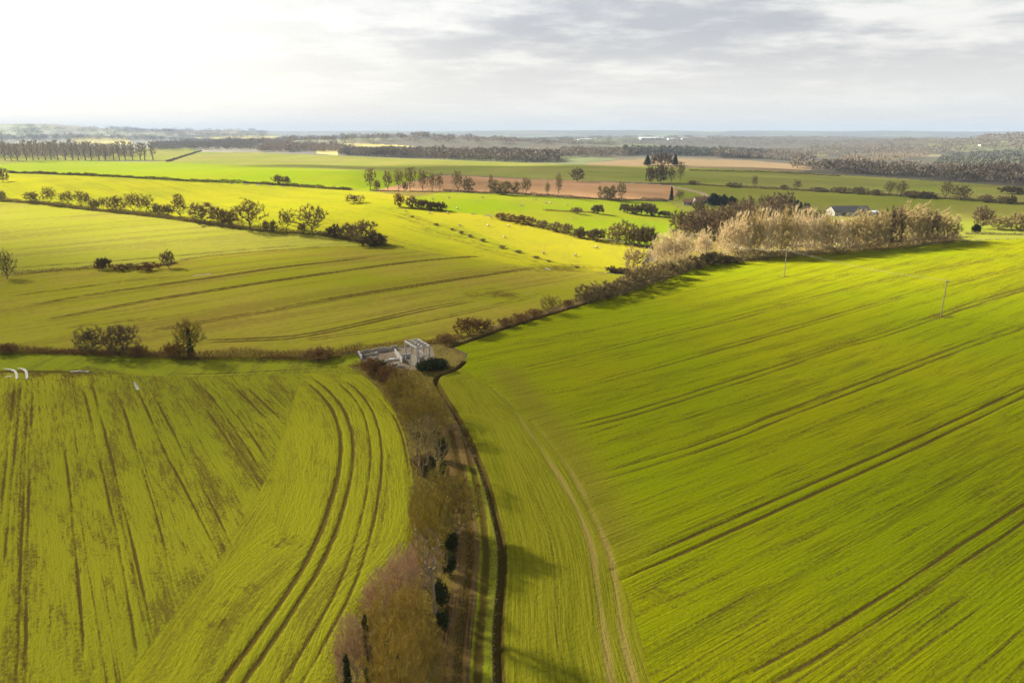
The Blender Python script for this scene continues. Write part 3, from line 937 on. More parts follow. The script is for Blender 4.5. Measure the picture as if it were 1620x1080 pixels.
ever_proto('conifer', 'conifer', 'tree', 12, 6, 'cone', 2, 2600, size=.4)
ever_proto('cypress', 'cypress_tree', 'tree', 10, 2.6, 'column', 1, 1600, size=.3)
ever_proto('evergreen', 'evergreen_tree', 'tree', 8, 8, 'dome', 2, 3200, size=.38)
ever_proto('ivycol', 'ivy_column', 'tree', 6, 1.5, 'column', 2, 2600, 'ivy', .10)
ever_proto('holly', 'holly_bush', 'bush', 2.4, 2.4, 'dome', 2, 2200, 'ivy', .10)
ever_proto('yew', 'evergreen_bush', 'bush', 3, 6, 'dome', 1, 5200, 'ivy', .13)

PR = random.Random(11)
NTREES = 0


def place(kind, px, py, top, wpx, label, group, z=0.0, dens=None):
    """plant whose foot is at pixel (px, py), reaching up to pixel row top and wpx pixels wide"""
    global NTREES
    x, y, zz, t = (float(q[0]) for q in pix([px], [py]))
    dep = math.atan2(HC - zz, math.hypot(x, y))
    h = 1.07 * max(.4, (py - top) * t / FPX / math.cos(dep) - (wpx * t / FPX * .35 * math.sin(dep)))
    wd = wpx * t / FPX
    name, parts, H, Wd, cat = PR.choice(PROTO[kind])
    root = bpy.data.objects.new(name, None)
    COL.objects.link(root)
    root.empty_display_size = .5
    root.location = (x, y, zz - .05 + z)
    root.rotation_euler = (0, 0, PR.uniform(0, 6.28) if kind != 'pole_ash' else 2.6)
    root.scale = (wd / Wd, wd / Wd, h / H)
    tag(root, label, cat, group)
    for pn, me in parts:
        c = bpy.data.objects.new(pn, me)
        COL.objects.link(c)
        c.parent = root
    NTREES += 1
    return root


ORD = ['first', 'second', 'third', 'fourth', 'fifth', 'sixth', 'seventh', 'eighth', 'ninth', 'tenth', 'eleventh', 'twelfth', 'thirteenth', 'fourteenth', 'fifteenth', 'sixteenth', 'seventeenth', 'eighteenth', 'nineteenth', 'twentieth',
       'twenty-first', 'twenty-second', 'twenty-third', 'twenty-fourth', 'twenty-fifth', 'twenty-sixth', 'twenty-seventh', 'twenty-eighth', 'twenty-ninth', 'thirtieth']
LOOK = {'oak': 'spreading bare oak', 'ash': 'slim bare tree', 'round': 'round twiggy tree', 'shrub': 'low brown shrub', 'darkshrub': 'dark bushy bramble', 'redshrub': 'reddish shrub', 'willow': 'pale fan-shaped willow', 'gold': 'golden brown bushy willow',
        'copse': 'bare brown tree', 'conifer': 'dark pointed conifer', 'evergreen': 'dark evergreen tree', 'cypress': 'narrow dark cypress', 'ivytree': 'ivy-clad bare tree', 'midtree': 'rounded bare tree'}


def row(items, where, group, frm='from the left'):
    for i, (kind, px, py, top, wpx) in enumerate(items):
        place(kind, px, py, top, wpx, f"{LOOK[kind]}, {ORD[i]} {frm} {where}", group)


row([('shrub', 2, 317, 304, 14), ('round', 52, 321, 304, 21), ('ash', 80, 324, 297, 21), ('ash', 100, 326, 306, 10), ('ash', 111, 327, 303, 16), ('ash', 130, 329, 304, 18), ('ash', 140, 329, 307, 13), ('shrub', 151, 331, 317, 17),
     ('ash', 164, 332, 313, 11), ('round', 185, 335, 311, 28), ('ash', 211, 337, 307, 25), ('ash', 232, 339, 309, 27), ('shrub', 250, 341, 324, 20), ('shrub', 266, 343, 325, 18), ('ash', 286, 346, 309, 26), ('round', 322, 351, 321, 46),
     ('shrub', 350, 356, 331, 26), ('shrub', 367, 358, 335, 18), ('oak', 396, 362, 317, 54), ('shrub', 421, 366, 350, 12), ('shrub', 433, 367, 350, 12), ('ash', 454, 368, 333, 23), ('shrub', 479, 369, 354, 14), ('oak', 494, 369, 325, 56),
     ('darkshrub', 530, 375, 357, 30), ('shrub', 553, 379, 355, 32), ('round', 576, 385, 349, 42), ('darkshrub', 592, 389, 370, 46)], 'along the long hedgerow', 'trees of the long hedgerow across the left slope')
row([('ash', 586, 301, 269, 19), ('shrub', 597, 302, 286, 10), ('ash', 614, 302, 273, 18), ('ash', 631, 302, 271, 16), ('shrub', 641, 303, 289, 8), ('ash', 649, 303, 267, 19), ('ash', 669, 303, 271, 17), ('ash', 684, 303, 276, 12), ('ash', 696, 303, 276, 13),
     ('ash', 724, 304, 273, 19), ('round', 740, 305, 282, 20), ('ash', 777, 306, 279, 10), ('shrub', 795, 308, 288, 50), ('ash', 832, 309, 282, 18), ('ash', 866, 311, 289, 8), ('ash', 884, 312, 276, 11), ('shrub', 962, 316, 296, 30), ('ash', 983, 317, 289, 18),
     ('cypress', 1062, 317, 298, 8), ('ash', 1075, 316, 302, 14)], 'along the ploughed field edge', 'trees along the lower edge of the ploughed field')
row([('round', 914, 288, 267, 25), ('copse', 1030, 290, 264, 20), ('copse', 1046, 290, 262, 24), ('ash', 1062, 289, 266, 15), ('ash', 1076, 286, 258, 14)], 'in the clump on the ridge field', 'trees on the ridge field')
row([('conifer', 1024, 262, 247, 15), ('copse', 1036, 262, 245, 14), ('copse', 1047, 262, 242, 16), ('copse', 1058, 262, 245, 14), ('conifer', 1068, 262, 246, 12)], 'in the skyline copse', 'trees of the skyline copse')
row([('shrub', 1096, 292, 286, 16), ('shrub', 1160, 296, 289, 24), ('ash', 1193, 298, 279, 9), ('shrub', 1240, 300, 293, 12), ('ash', 1260, 301, 286, 14), ('shrub', 1295, 303, 296, 26), ('shrub', 1330, 305, 296, 30), ('shrub', 1358, 307, 296, 26), ('shrub', 1385, 309, 300, 18),
     ('ash', 1406, 310, 287, 18), ('ash', 1425, 311, 288, 18), ('shrub', 1442, 313, 302, 30), ('darkshrub', 1466, 314, 304, 26), ('ash', 1495, 315, 289, 19), ('round', 1519, 317, 294, 28), ('shrub', 1560, 320, 309, 24), ('shrub', 1584, 322, 311, 18), ('darkshrub', 1600, 323, 311, 15)],
    'along the right ridge hedge', 'trees and shrubs of the ridge hedge')
place('darkshrub', 1602, 307, 296, 34, 'flat dark bush alone in the pale patch above the ridge hedge', 'bushes near the right edge')
place('round', 1581, 364, 343, 36, 'dark rounded bush near the right edge behind the crop crest', 'bushes near the right edge')
place('evergreen', 1544, 369, 353, 15, 'small dark evergreen bush beside the end of the willow belt', 'bushes near the right edge')
place('copse', 1552, 362, 328, 34, 'hazy olive tree behind the end of the willow belt', 'bushes near the right edge')
place('shrub', 1612, 366, 340, 30, 'bare shrub cut by the right edge behind the crop crest', 'bushes near the right edge')

MB = 'thickets of the green meadow'
place('darkshrub', 946, 338, 325, 21, 'round dark thorn bush alone in the green meadow', MB)
row([('darkshrub', 988, 336, 323, 18), ('darkshrub', 1003, 339, 325, 22), ('darkshrub', 1021, 340, 323, 22), ('darkshrub', 1033, 342, 326, 16), ('darkshrub', 1052, 343, 334, 22)], 'in the thicket across the meadow', MB)
place('shrub', 912, 338, 328, 18, 'low brown scrub on the bare bank of the meadow', MB)
row([('redshrub', 632, 327, 309, 15), ('shrub', 652, 328, 312, 22), ('darkshrub', 668, 330, 317, 22), ('darkshrub', 684, 332, 320, 22), ('darkshrub', 698, 333, 321, 18)], 'in the thicket above the sheep pasture', MB)
place('round', 561, 321, 308, 29, 'solitary rounded bush at the top of the sunlit spur', MB)
place('shrub', 440, 291, 278, 16, 'left one of two shrubs on the low hedge behind the spur', MB)
place('shrub', 453, 292, 280, 14, 'right one of two shrubs on the low hedge behind the spur', MB)
place('round', 5, 288, 267, 18, 'dark bush at the left edge beside the low hedge', MB)
row([('redshrub', 795, 347, 337, 24), ('redshrub', 818, 352, 340, 28), ('redshrub', 836, 355, 343, 24), ('shrub', 858, 360, 349, 24), ('shrub', 880, 365, 352, 26), ('shrub', 896, 370, 354, 20), ('darkshrub', 917, 376, 361, 24), ('darkshrub', 943, 380, 363, 30), ('round', 972, 384, 356, 30),
     ('round', 990, 386, 351, 34), ('darkshrub', 1008, 389, 362, 26), ('darkshrub', 1024, 391, 361, 32)], 'in the hedge below the meadow', 'bushes of the hedge between meadow and pasture')
row([('shrub', 652, 343, 340.9, 6.1), ('shrub', 690, 356, 352.9, 8.6), ('shrub', 715, 364, 360.9, 6.1), ('shrub', 730, 370, 365.2, 8.6), ('shrub', 744, 375, 370.8, 8.6), ('shrub', 764, 382, 377.2, 9.8), ('shrub', 794, 393, 387.7, 12.2), ('shrub', 820, 400, 395.2, 12.2), ('shrub', 848, 408, 404.3, 11.0),
     ('shrub', 868, 414, 410.9, 7.4), ('shrub', 912, 423, 419.9, 9.8)], 'along the spur edge', 'small bushes along the spur edge')

# olive field hedge trees
place('oak', 12, 441, 397, 28, 'lone bare tree at the left edge on the low field hedge', 'trees on the low field hedge')
place('round', 267, 424, 397, 24, 'round bare tree at the right end of the red-brown field hedge', 'trees on the low field hedge')
place('darkshrub', 163, 427, 409, 22, 'dark bush at the left end of the red-brown field hedge', 'trees on the low field hedge')
place('redshrub', 195, 428, 417, 30, 'low reddish shrub in the middle of the field hedge', 'trees on the low field hedge')
place('redshrub', 235, 428, 415, 34, 'broad reddish shrub left of the round bare tree', 'trees on the low field hedge')
CH = 'trees on the cross hedge'
place('midtree', 146, 559, 516, 44, 'left one of two domed bare trees on the cross hedge', CH)
place('midtree', 193, 562, 511, 54, 'bigger right one of two domed bare trees on the cross hedge', CH)
place('ivytree', 303, 565, 505, 48, 'ivy-clad tree with a dark trunk on the cross hedge', CH)
place('redthorn', 221, 563, 545, 26, 'small bush right of the two domed trees', CH)
place('redthorn', 279, 566, 539, 40, 'dark bush at the foot of the ivy-clad tree', CH)
place('redthorn', 505, 569, 547, 50, 'low wide dark bush on the cross hedge near the yard', CH)
place('redthorn', 10, 560, 542, 30, 'dark bush at the left edge on the cross hedge', CH)

# bank hedge on the right of the yard
BH = 'bushes of the bank hedge'
place('redthorn', 740, 530, 500, 38, 'rusty leaning bush left one of the pair above the yard', BH)
place('redthorn', 764, 526, 503, 36, 'rusty bush right one of the pair above the yard', BH)
for px_, py_, wd_, lb_ in ((800, 516, 26, 'low rusty bush on the bank, first uphill from the rusty pair'), (824, 509, 30, 'low rusty bush on the bank, second uphill from the rusty pair'), (846, 502, 28, 'low rusty bush just below the round olive bush'), (706, 541, 34, 'low rusty scrub behind the yard')):
    place('redthorn', px_, py_, py_ - 15, wd_, lb_, BH)
place('olive', 871, 495, 466, 34, 'round olive bush alone on the bank', BH)
place('redthorn', 899, 485, 473, 20, 'small brown bush between round olive bush and long hedge', BH)
row([('round', 926, 480, 450, 38), ('round', 945, 476, 448, 34), ('shrub', 962, 472, 446, 34), ('round', 985, 465, 437, 40), ('shrub', 1003, 458, 430, 34), ('round', 1020, 452, 420, 40), ('round', 1040, 446, 415, 38), ('shrub', 1060, 439, 413, 36), ('shrub', 1080, 431, 409, 32), ('shrub', 1100, 424, 406, 30),
     ('darkshrub', 1127, 419, 399, 38), ('darkshrub', 1152, 416, 404, 34)], 'in the long bank hedge', BH)
place('darkshrub', 967, 430, 421, 22, 'low dark bush left one at the pasture corner', BH)
place('darkshrub', 986, 431, 423, 24, 'low dark bush right one at the pasture corner', BH)
place('gold', 1005, 427, 391, 42, 'thin olive willow standing alone before the pale pasture', 'willows by the pasture corner')
row([('willow', 1042, 422, 372, 34), ('willow', 1060, 420, 366, 38), ('willow', 1079, 418, 369, 34), ('willow', 1111, 412, 363, 32)], 'of the pale willows at the pasture corner', 'willows by the pasture corner')

# the belt of willows and the copse behind
belt = []
for i in range(21):
    px = 1150 + i * 17.4 + PR.uniform(-4, 4)
    base = np.interp(px, [1150, 1315, 1390, 1465, 1520], [408, 399, 392, 384, 380])
    top = np.interp(px, [1150, 1200, 1250, 1295, 1380, 1400, 1440, 1490, 1520], [346, 334, 333, 339, 340, 329, 326, 334, 350]) + PR.uniform(-3, 5)
    kind = 'willow' if i in (0, 1, 3, 4, 6, 7, 8, 10) else ('gold' if i < 14 or i % 3 else 'copse')
    belt.append((kind, px, base, top, PR.uniform(30, 42)))
row(belt, 'in the belt behind the crop crest', 'belt of willows behind the right crop field')
cop = []
for i, (px, base, top, wd) in enumerate([(1078, 372, 334, 40), (1098, 378, 336, 42), (1112, 368, 330, 40), (1130, 380, 330, 44), (1150, 384, 328, 44), (1168, 372, 322, 42), (1188, 384, 324, 44), (1208, 376, 320, 40), (1228, 372, 318, 40), (1246, 376, 326, 40), (1268, 380, 330, 36),
                                         (1290, 382, 336, 36), (1330, 380, 350, 34), (1360, 378, 348, 34), (1392, 376, 334, 34), (1420, 374, 330, 34), (1450, 374, 330, 34), (1105, 350, 316, 26), (1180, 350, 312, 30), (1215, 346, 310, 34), (1236, 344, 306, 36)]):
    cop.append(('copse', px, base, top, wd))
cop.sort(key=lambda q: q[1])
row(cop, 'in the brown copse behind the willow belt', 'brown copse behind the willows')
EV = 'dark evergreens by the farm'
row([('evergreen', 1130, 328, 304, 24), ('evergreen', 1143, 329, 307, 20), ('evergreen', 1157, 330, 309, 17), ('evergreen', 1249, 330, 314, 18), ('evergreen', 1262, 332, 316, 18), ('evergreen', 1276, 337, 320, 15)], 'of the dark evergreens by the farm', EV)

# ------------------------------------------------------------------ near strip of trees, seen from above
NS = 'strip of trees beside the farm track'
for k, px, py, top, wd, lab in [
    ('redthorn', 588, 592, 564, 34, 'rusty shrub at the top left corner of the tree strip'),
    ('holly', 603, 590, 566, 28, 'dark green bush among the rusty shrubs below the yard'),
    ('redthorn', 615, 606, 574, 36, 'rusty shrub below the yard edge, right of the dark green bush'),
    ('redthorn', 632, 622, 584, 34, 'rusty shrub between the yard and the first olive tree'),
    ('olive', 645, 634, 582, 58, 'topmost olive mossy tree of the strip, nearest the concrete frame'),
    ('olive', 626, 640, 596, 40, 'small olive tree on the left flank of the strip top'),
    ('olive', 668, 662, 600, 64, 'olive mossy tree second from the top of the strip'),
    ('olive', 683, 684, 616, 54, 'wide olive tree where the farm track begins'),
    ('olive', 648, 684, 628, 44, 'olive tree on the field side above the pale saplings'),
    ('sapling', 668, 752, 656, 40, 'pale multi-stemmed sapling, upper left one above the dark bushes'),
    ('sapling', 688, 746, 658, 38, 'pale multi-stemmed sapling, upper right one above the dark bushes'),
    ('holly', 699, 728, 688, 24, 'dark upright holly beside the track below the saplings'),
    ('holly', 677, 748, 715, 28, 'dark round holly in the gap of the strip'),
    ('holly', 704, 758, 726, 26, 'dark green bush right of the round holly in the gap'),
    ('redthorn', 666, 745, 716, 30, 'brown shrub on the field side of the gap'),
    ('olive', 690, 838, 742, 72, 'big olive tree below the gap, field side'),
    ('olive', 722, 846, 752, 82, 'broad olive tree overhanging the farm track'),
    ('olive', 684, 872, 780, 66, 'olive tree just behind the leaning pale ash'),
    ('olive', 668, 850, 775, 50, 'small olive tree at the field edge in mid strip'),
    ('pole_ash', 688, 968, 796, 60, 'leaning ash with a long pale trunk'),
    ('holly', 716, 872, 840, 27, 'dark bush under the broad olive tree'),
    ('holly', 712, 910, 870, 27, 'dark ivy bush right of the leaning ash'),
    ('mauve', 672, 928, 850, 72, 'upper mauve brown shrub of the strip'),
    ('mauve', 640, 960, 872, 80, 'middle mauve brown shrub on the field side'),
    ('mauve', 606, 985, 905, 70, 'lower mauve brown shrub at the field edge'),
    ('holly', 698, 958, 912, 30, 'dark ivy bush at the foot of the leaning ash'),
    ('holly', 700, 996, 960, 26, 'dark small bush at the track side below the leaning ash'),
    ('ochre', 652, 1030, 928, 80, 'upper ochre mossy tree, nearest the track'),
    ('ochre', 615, 1060, 945, 100, 'wide ochre mossy tree in front of the mauve shrubs'),
    ('ochre', 670, 1105, 990, 78, 'ochre tree at the bottom edge nearest the track'),
    ('ochre', 632, 1160, 1010, 110, 'largest ochre tree cut by the bottom edge'),
    ('mauve', 560, 1080, 985, 70, 'pale brown shrub at the bottom left of the strip'),
    ('ivycol', 583, 1062, 985, 20, 'tall ivy-clad trunk, topmost of the dark columns at the strip foot'),
    ('ivycol', 613, 1052, 996, 16, 'slim ivy-clad trunk, rightmost high one of the dark columns'),
    ('ivycol', 553, 1118, 1048, 24, 'ivy-clad trunk at the bottom left, cut by the frame'),
    ('ivycol', 585, 1120, 1054, 20, 'ivy-clad trunk at the bottom edge below the tall one'),
    ('ivycol', 632, 1120, 1052, 22, 'ivy-clad trunk at the bottom edge inside the ochre crowns'),
]:
    place(k, px, py, top, wd, lab, NS)

# ------------------------------------------------------------------ hedges: each a thing of its own
def hedge(pts, h, wd, mat, label, per_m=30, tw=.09, tl=.7, name='hedge', lump=.35, group='field hedges'):
    ln = pixl(pts, 6)
    seg = np.linalg.norm(np.diff(ln, axis=0), axis=1)
    acc = np.concatenate([[0], np.cumsum(seg)])
    L = acc[-1]
    n = int(min(L * per_m, 26000))
    rng = np.random.default_rng(int(abs(pts[0][0] * 7 + pts[0][1] * 3)) + 1)
    s = rng.uniform(0, L, n)
    x = np.interp(s, acc, ln[:, 0])
    y = np.interp(s, acc, ln[:, 1])
    k = np.clip(np.searchsorted(acc, s) - 1, 0, len(seg) - 1)
    tdir = (ln[k + 1] - ln[k]) / (seg[k][:, None] + 1e-9)
    nx, ny = -tdir[:, 1], tdir[:, 0]
    prof = 1 + lump * (np.sin(s / 2.3 + pts[0][0]) * .5 + np.sin(s / 5.1 + 1) * .5 + np.sin(s / 13 + 2) * .6)
    gap = np.sin(s / 17 + pts[0][1]) + np.sin(s / 6.3)
    prof *= np.where(gap < -1.25, .45, 1)
    off = rng.normal(size=n) * .32
    hh = h * np.clip(prof, .3, 2.2)
    x += nx * off * wd
    y += ny * off * wd
    zb = zfun(x, y)
    z0 = zb + hh * rng.uniform(0, .72, n) * np.clip(1 - (off * .9) ** 2, .2, 1)
    p = np.stack([x, y, z0], 1)
    dirs = unit(np.stack([nx * off * 1.6, ny * off * 1.6, np.full(n, .75)], 1) + rng.normal(size=(n, 3)) * .5)
    V, F = blades(rng, p, dirs, tl * h * .55 * rng.lognormal(-.1, .4, n), tw * rng.uniform(.6, 1.5, n))
    c = V.mean(0)
    c[2] = zfun(c[0], c[1])
    o = link(name, mesh_np(name, V - c, F, TW[mat]), None, c)
    tag(o, label, 'hedge', group)
    return o


hedge(hedge_row[1:], 2.6, 3.2, 'brown', 'long low hedge under the row of trees across the left slope', 60, .14)
hedge([(15, 274), (60, 275), (120, 277.5), (190, 280.5), (300, 287), (405, 290.5), (480, 296), (555, 301)], 2.6, 3.0, 'dark', 'thin dark hedge between lush green field and sunlit spur', 40, .3)
hedge([(0, 438), (60, 431), (130, 426), (150, 424)], 1.7, 2.4, 'red', 'low dark hedge bottom left of the pale green field', 40, .12)
hedge([(155, 425), (225, 425), (280, 417)], 1.6, 2.2, 'red', 'short red-brown hedge between two field bushes', 60, .12)
hedge([(285, 412), (330, 405), (405, 398.5), (505, 391.5)], .6, 1.4, 'brown', 'thin rough grass line between pale and olive fields', 26, .12)
hedge([(-60, 556), (0, 557), (100, 558), (200, 561), (300, 567), (400, 566), (520, 567), (575, 555)], 2.1, 2.6, 'red', 'dark red-brown cross hedge between olive field and near crop', 150, .06, .8)
hedge([(575, 554), (640, 546), (690, 541), (730, 533)], 1.3, 1.6, 'red', 'low rusty hedge behind the ruined yard', 150, .05, .8)
hedge([(560, 575), (590, 588), (616, 615), (640, 655)], .8, 1.4, 'red', 'rough rusty growth along the strip edge by the near field', 120, .04, .8)
hedge([(770, 523), (820, 508), (870, 494), (920, 480)], .7, 1.5, 'mauve', 'low tan scrub along the bank beside the ditch', 90, .05, .9)
hedge([(920, 478), (985, 462), (1060, 435), (1110, 418), (1160, 413)], 2.2, 4.5, 'brown', 'brown undergrowth of the long bank hedge', 150, .09, .8)
hedge([(1160, 411), (1250, 403), (1330, 398), (1400, 391), (1465, 383), (1515, 378)], 3.2, 6, 'brown', 'brown undergrowth along the foot of the willow belt', 110, .12, .8)
hedge([(694, 622), (715, 655), (738, 700), (761, 755), (775, 815)], .35, .8, 'gold', 'tan tufts of dead grass along the upper ditch', 30, .04, .9, 'grass_bank', .6, 'rough growth by track and ditch')
hedge([(775, 815), (785, 865), (781, 940), (775, 1000), (776, 1075), (783, 1150)], .35, .8, 'gold', 'tan tufts of dead grass along the lower ditch', 40, .03, .9, 'grass_bank', .6, 'rough growth by track and ditch')
hedge([(655, 745), (655, 800), (652, 850), (632, 890), (585, 935), (550, 985), (532, 1050), (515, 1110)], .7, 1.8, 'olive', 'rough weeds along the field side of the tree strip', 140, .03, .8, 'weed_fringe', .6, 'rough growth by track and ditch')
hedge([(706, 690), (722, 740), (735, 800), (740, 860), (733, 940), (722, 1010), (715, 1090), (708, 1170)], .5, 1.2, 'olive', 'rough weeds between the tree strip and the track', 90, .03, .8, 'weed_fringe', .6, 'rough growth by track and ditch')
hedge([(700, 303.5), (810, 307), (900, 313), (970, 317), (1055, 318)], 2.2, 2.5, 'dark', 'dark hedge under the ploughed field', 60, .22)
hedge([(585, 302), (640, 303.5), (700, 303.5)], 1.3, 2.0, 'brown', 'thin brown hedge under the first trees of the ploughed field', 40, .2)
hedge([(1090, 292), (1200, 298), (1350, 306), (1500, 315), (1620, 323)], 2.2, 3, 'brown', 'long thin hedge along the right ridge', 40, .3)
hedge([(1525, 371), (1560, 371), (1620, 372)], 1.3, 2.0, 'dark', 'low dark hedge at the right behind the crop crest', 60, .14)
hedge([(965, 430), (1000, 433)], 1.2, 2.0, 'dark', 'short dark hedge at the pasture corner', 80, .12)
hedge([(265, 256), (280, 251), (300, 245), (318, 239)], 3, 4, 'dark', 'dark diagonal hedge on the far left ridge', 40, .5)
hedge([(860, 333), (900, 335), (945, 337)], .8, 4, 'red', 'strip of rough brown grass in the meadow', 70, .2)
hedge([(1090, 270), (1215, 273), (1330, 279)], 2.2, 3, 'dark', 'dark hedge along the top of the right ridge field', 30, .4)

# ------------------------------------------------------------------ far woods: masses nobody could count
def wood(poly, spacing, H, mat, label, per=110, name='wood', trunks=False, size=.11, seed=1):
    pg = pixl(list(poly) + [poly[0]], 10)
    rng = np.random.default_rng(seed)
    x0, y0 = pg.min(0)
    x1, y1 = pg.max(0)
    sp = spacing
    while (x1 - x0) * (y1 - y0) / sp ** 2 > 60000:
        sp *= 1.2
    gx, gy = np.meshgrid(np.arange(x0, x1, sp), np.arange(y0, y1, sp))
    gx = gx.ravel() + rng.uniform(-.5, .5, gx.size) * sp
    gy = gy.ravel() + rng.uniform(-.5, .5, gy.size) * sp
    k = inpoly(gx, gy, pg)
    gx, gy = gx[k], gy[k]
    if len(gx) > 3500:
        q = rng.permutation(len(gx))[:3500]
        gx, gy = gx[q], gy[q]
        sp *= 1.2
    n = len(gx)
    if not n:
        print('EMPTY WOOD', label)
        return
    gz = zfun(gx, gy)
    h = H * rng.uniform(.6, 1.15, n) * (1 + .18 * np.sin(gx / 37) * np.sin(gy / 53))
    wd = np.maximum(sp * .75, H * .28) * rng.uniform(.75, 1.25, n)
    t = np.repeat(np.arange(n), per)
    q = unit(rng.normal(size=(n * per, 3))) * (rng.uniform(.1, 1, (n * per, 1)) ** .4)
    c = np.stack([gx[t], gy[t], gz[t] + h[t] * .6], 1)
    p = c + q * np.stack([wd[t] * .6, wd[t] * .6, h[t] * .4], 1)
    L = h[t] * size * 2.0 * rng.uniform(.6, 1.4, n * per)
    dirs = unit(q + np.array([0, 0, .5]) + rng.normal(size=q.shape) * .5)
    V, F = blades(rng, p, dirs, L, L * .38)
    Fs = [F]
    p0 = np.stack([gx, gy, gz - 1], 1)
    p1 = np.stack([gx, gy, gz + h * .7], 1)
    tv, tf = tubes(p0, p1, h * .022 + .08, h * .008 + .04, 3)
    Fs.append(tf + len(V))
    V = np.concatenate([V, tv])
    cc = V.mean(0)
    cc[2] = gz.min()
    o = link(name, mesh_np(name, V - cc, Fs, TW[mat]), None, cc)
    tag(o, label, 'wood', None, 'stuff')


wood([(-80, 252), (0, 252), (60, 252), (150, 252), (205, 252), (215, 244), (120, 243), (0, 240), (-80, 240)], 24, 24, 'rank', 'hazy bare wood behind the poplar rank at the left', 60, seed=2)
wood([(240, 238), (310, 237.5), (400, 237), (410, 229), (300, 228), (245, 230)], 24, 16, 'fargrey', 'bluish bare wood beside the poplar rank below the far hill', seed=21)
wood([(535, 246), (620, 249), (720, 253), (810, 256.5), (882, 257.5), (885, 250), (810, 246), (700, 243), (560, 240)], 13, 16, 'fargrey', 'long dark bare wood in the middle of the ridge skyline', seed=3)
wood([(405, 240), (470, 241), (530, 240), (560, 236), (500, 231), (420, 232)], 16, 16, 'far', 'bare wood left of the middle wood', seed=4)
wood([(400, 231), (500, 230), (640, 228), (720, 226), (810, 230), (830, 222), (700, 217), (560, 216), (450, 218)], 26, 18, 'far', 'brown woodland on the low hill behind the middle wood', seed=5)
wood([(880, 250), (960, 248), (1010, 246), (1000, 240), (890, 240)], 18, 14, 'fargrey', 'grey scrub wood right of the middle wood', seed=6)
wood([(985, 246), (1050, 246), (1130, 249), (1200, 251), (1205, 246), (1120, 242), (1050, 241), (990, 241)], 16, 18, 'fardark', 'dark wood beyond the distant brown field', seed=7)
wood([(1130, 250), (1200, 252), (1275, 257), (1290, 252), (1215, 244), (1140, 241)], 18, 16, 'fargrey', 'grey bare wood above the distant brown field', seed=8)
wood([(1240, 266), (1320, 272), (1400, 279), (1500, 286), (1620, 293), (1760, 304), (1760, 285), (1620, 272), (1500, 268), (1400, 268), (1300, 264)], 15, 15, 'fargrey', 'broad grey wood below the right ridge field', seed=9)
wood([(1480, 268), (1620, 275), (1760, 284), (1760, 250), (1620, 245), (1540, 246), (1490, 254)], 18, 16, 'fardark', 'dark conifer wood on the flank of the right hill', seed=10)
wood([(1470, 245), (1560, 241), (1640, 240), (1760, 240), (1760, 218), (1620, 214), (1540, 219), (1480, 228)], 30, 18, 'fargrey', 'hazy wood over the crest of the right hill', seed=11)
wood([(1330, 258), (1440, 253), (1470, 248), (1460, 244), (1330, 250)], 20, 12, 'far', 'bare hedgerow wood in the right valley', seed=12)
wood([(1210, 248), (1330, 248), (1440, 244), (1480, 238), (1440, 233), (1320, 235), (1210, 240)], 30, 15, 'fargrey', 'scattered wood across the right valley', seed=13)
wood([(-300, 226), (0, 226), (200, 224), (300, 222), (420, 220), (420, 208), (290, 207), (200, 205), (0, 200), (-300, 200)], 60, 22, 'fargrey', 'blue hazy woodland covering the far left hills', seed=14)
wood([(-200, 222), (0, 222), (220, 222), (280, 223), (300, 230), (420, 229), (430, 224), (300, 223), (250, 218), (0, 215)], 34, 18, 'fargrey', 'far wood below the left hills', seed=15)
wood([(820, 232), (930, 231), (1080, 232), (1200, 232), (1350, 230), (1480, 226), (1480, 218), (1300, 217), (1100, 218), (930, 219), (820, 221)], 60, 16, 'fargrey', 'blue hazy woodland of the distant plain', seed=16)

pop = []
for i in range(24):
    pop.append((-2 + i * 10.6 + PR.uniform(-2, 2), 253.5 + (0 if i > 5 else .5), PR.uniform(222, 229), PR.uniform(8, 11)))
proto('poplar', 'poplar_tree', 'tree', 26, 7, 'rank', 2, clear=6, tips=90, twigs=1500, tl=2.0, tw=.22, upright=1.6, up=.6, rt=.10)
LOOK['poplar'] = 'tall bare poplar'
for i, (px, py, top, wd) in enumerate(pop):
    place('poplar', px, py, top, wd, f'tall bare poplar, {ORD[i]} from the left in the far rank', 'rank of tall poplars on the far left')

# ------------------------------------------------------------------ solid things
CONC = mat_plain('weathered white concrete', (.44, .42, .40), (.28, .255, .23), 1.6, .8)
CONCG = mat_plain('grey concrete', (.36, .32, .27), (.26, .22, .17), .8, .85)
ROOFD = mat_plain('dark fibre roof', (.055, .055, .055), (.085, .08, .075), .3, .7)
WHITE = mat_plain('white cladding', (.62, .60, .56), (.50, .47, .42), .3, .6)
DARKIN = mat_plain('dark barn timber', (.035, .03, .025), (.055, .045, .035), 1, .9)
CONCP = mat_plain('dirty pale cladding', (.40, .38, .34), (.28, .26, .22), .5, .7)
ROOFW = mat_plain('pale metal roof', (.72, .73, .76), (.60, .62, .66), .05, .45)
TIMBER = mat_plain('weathered timber', (.20, .165, .115), (.25, .21, .15), 2, .85)
CERAM = mat_plain('insulator glaze', (.32, .30, .28), (.25, .23, .22), 3, .4)
BRICK = mat_plain('brick', (.30, .15, .09), (.24, .12, .07), 2, .9)
TILE = mat_plain('clay tile', (.20, .10, .065), (.15, .08, .05), 1, .85)
GLASS = mat_plain('dark window glass', (.03, .035, .04), (.045, .05, .055), 1, .15, .5)
WIRE = mat_plain('aluminium wire', (.42, .40, .36), (.36, .34, .30), 1, .5)
WOOL = mat_plain('wool', (.60, .54, .40), (.50, .44, .32), 9, .95)
SKIN = mat_plain('sheep face', (.10, .085, .07), (.14, .12, .10), 4, .9)


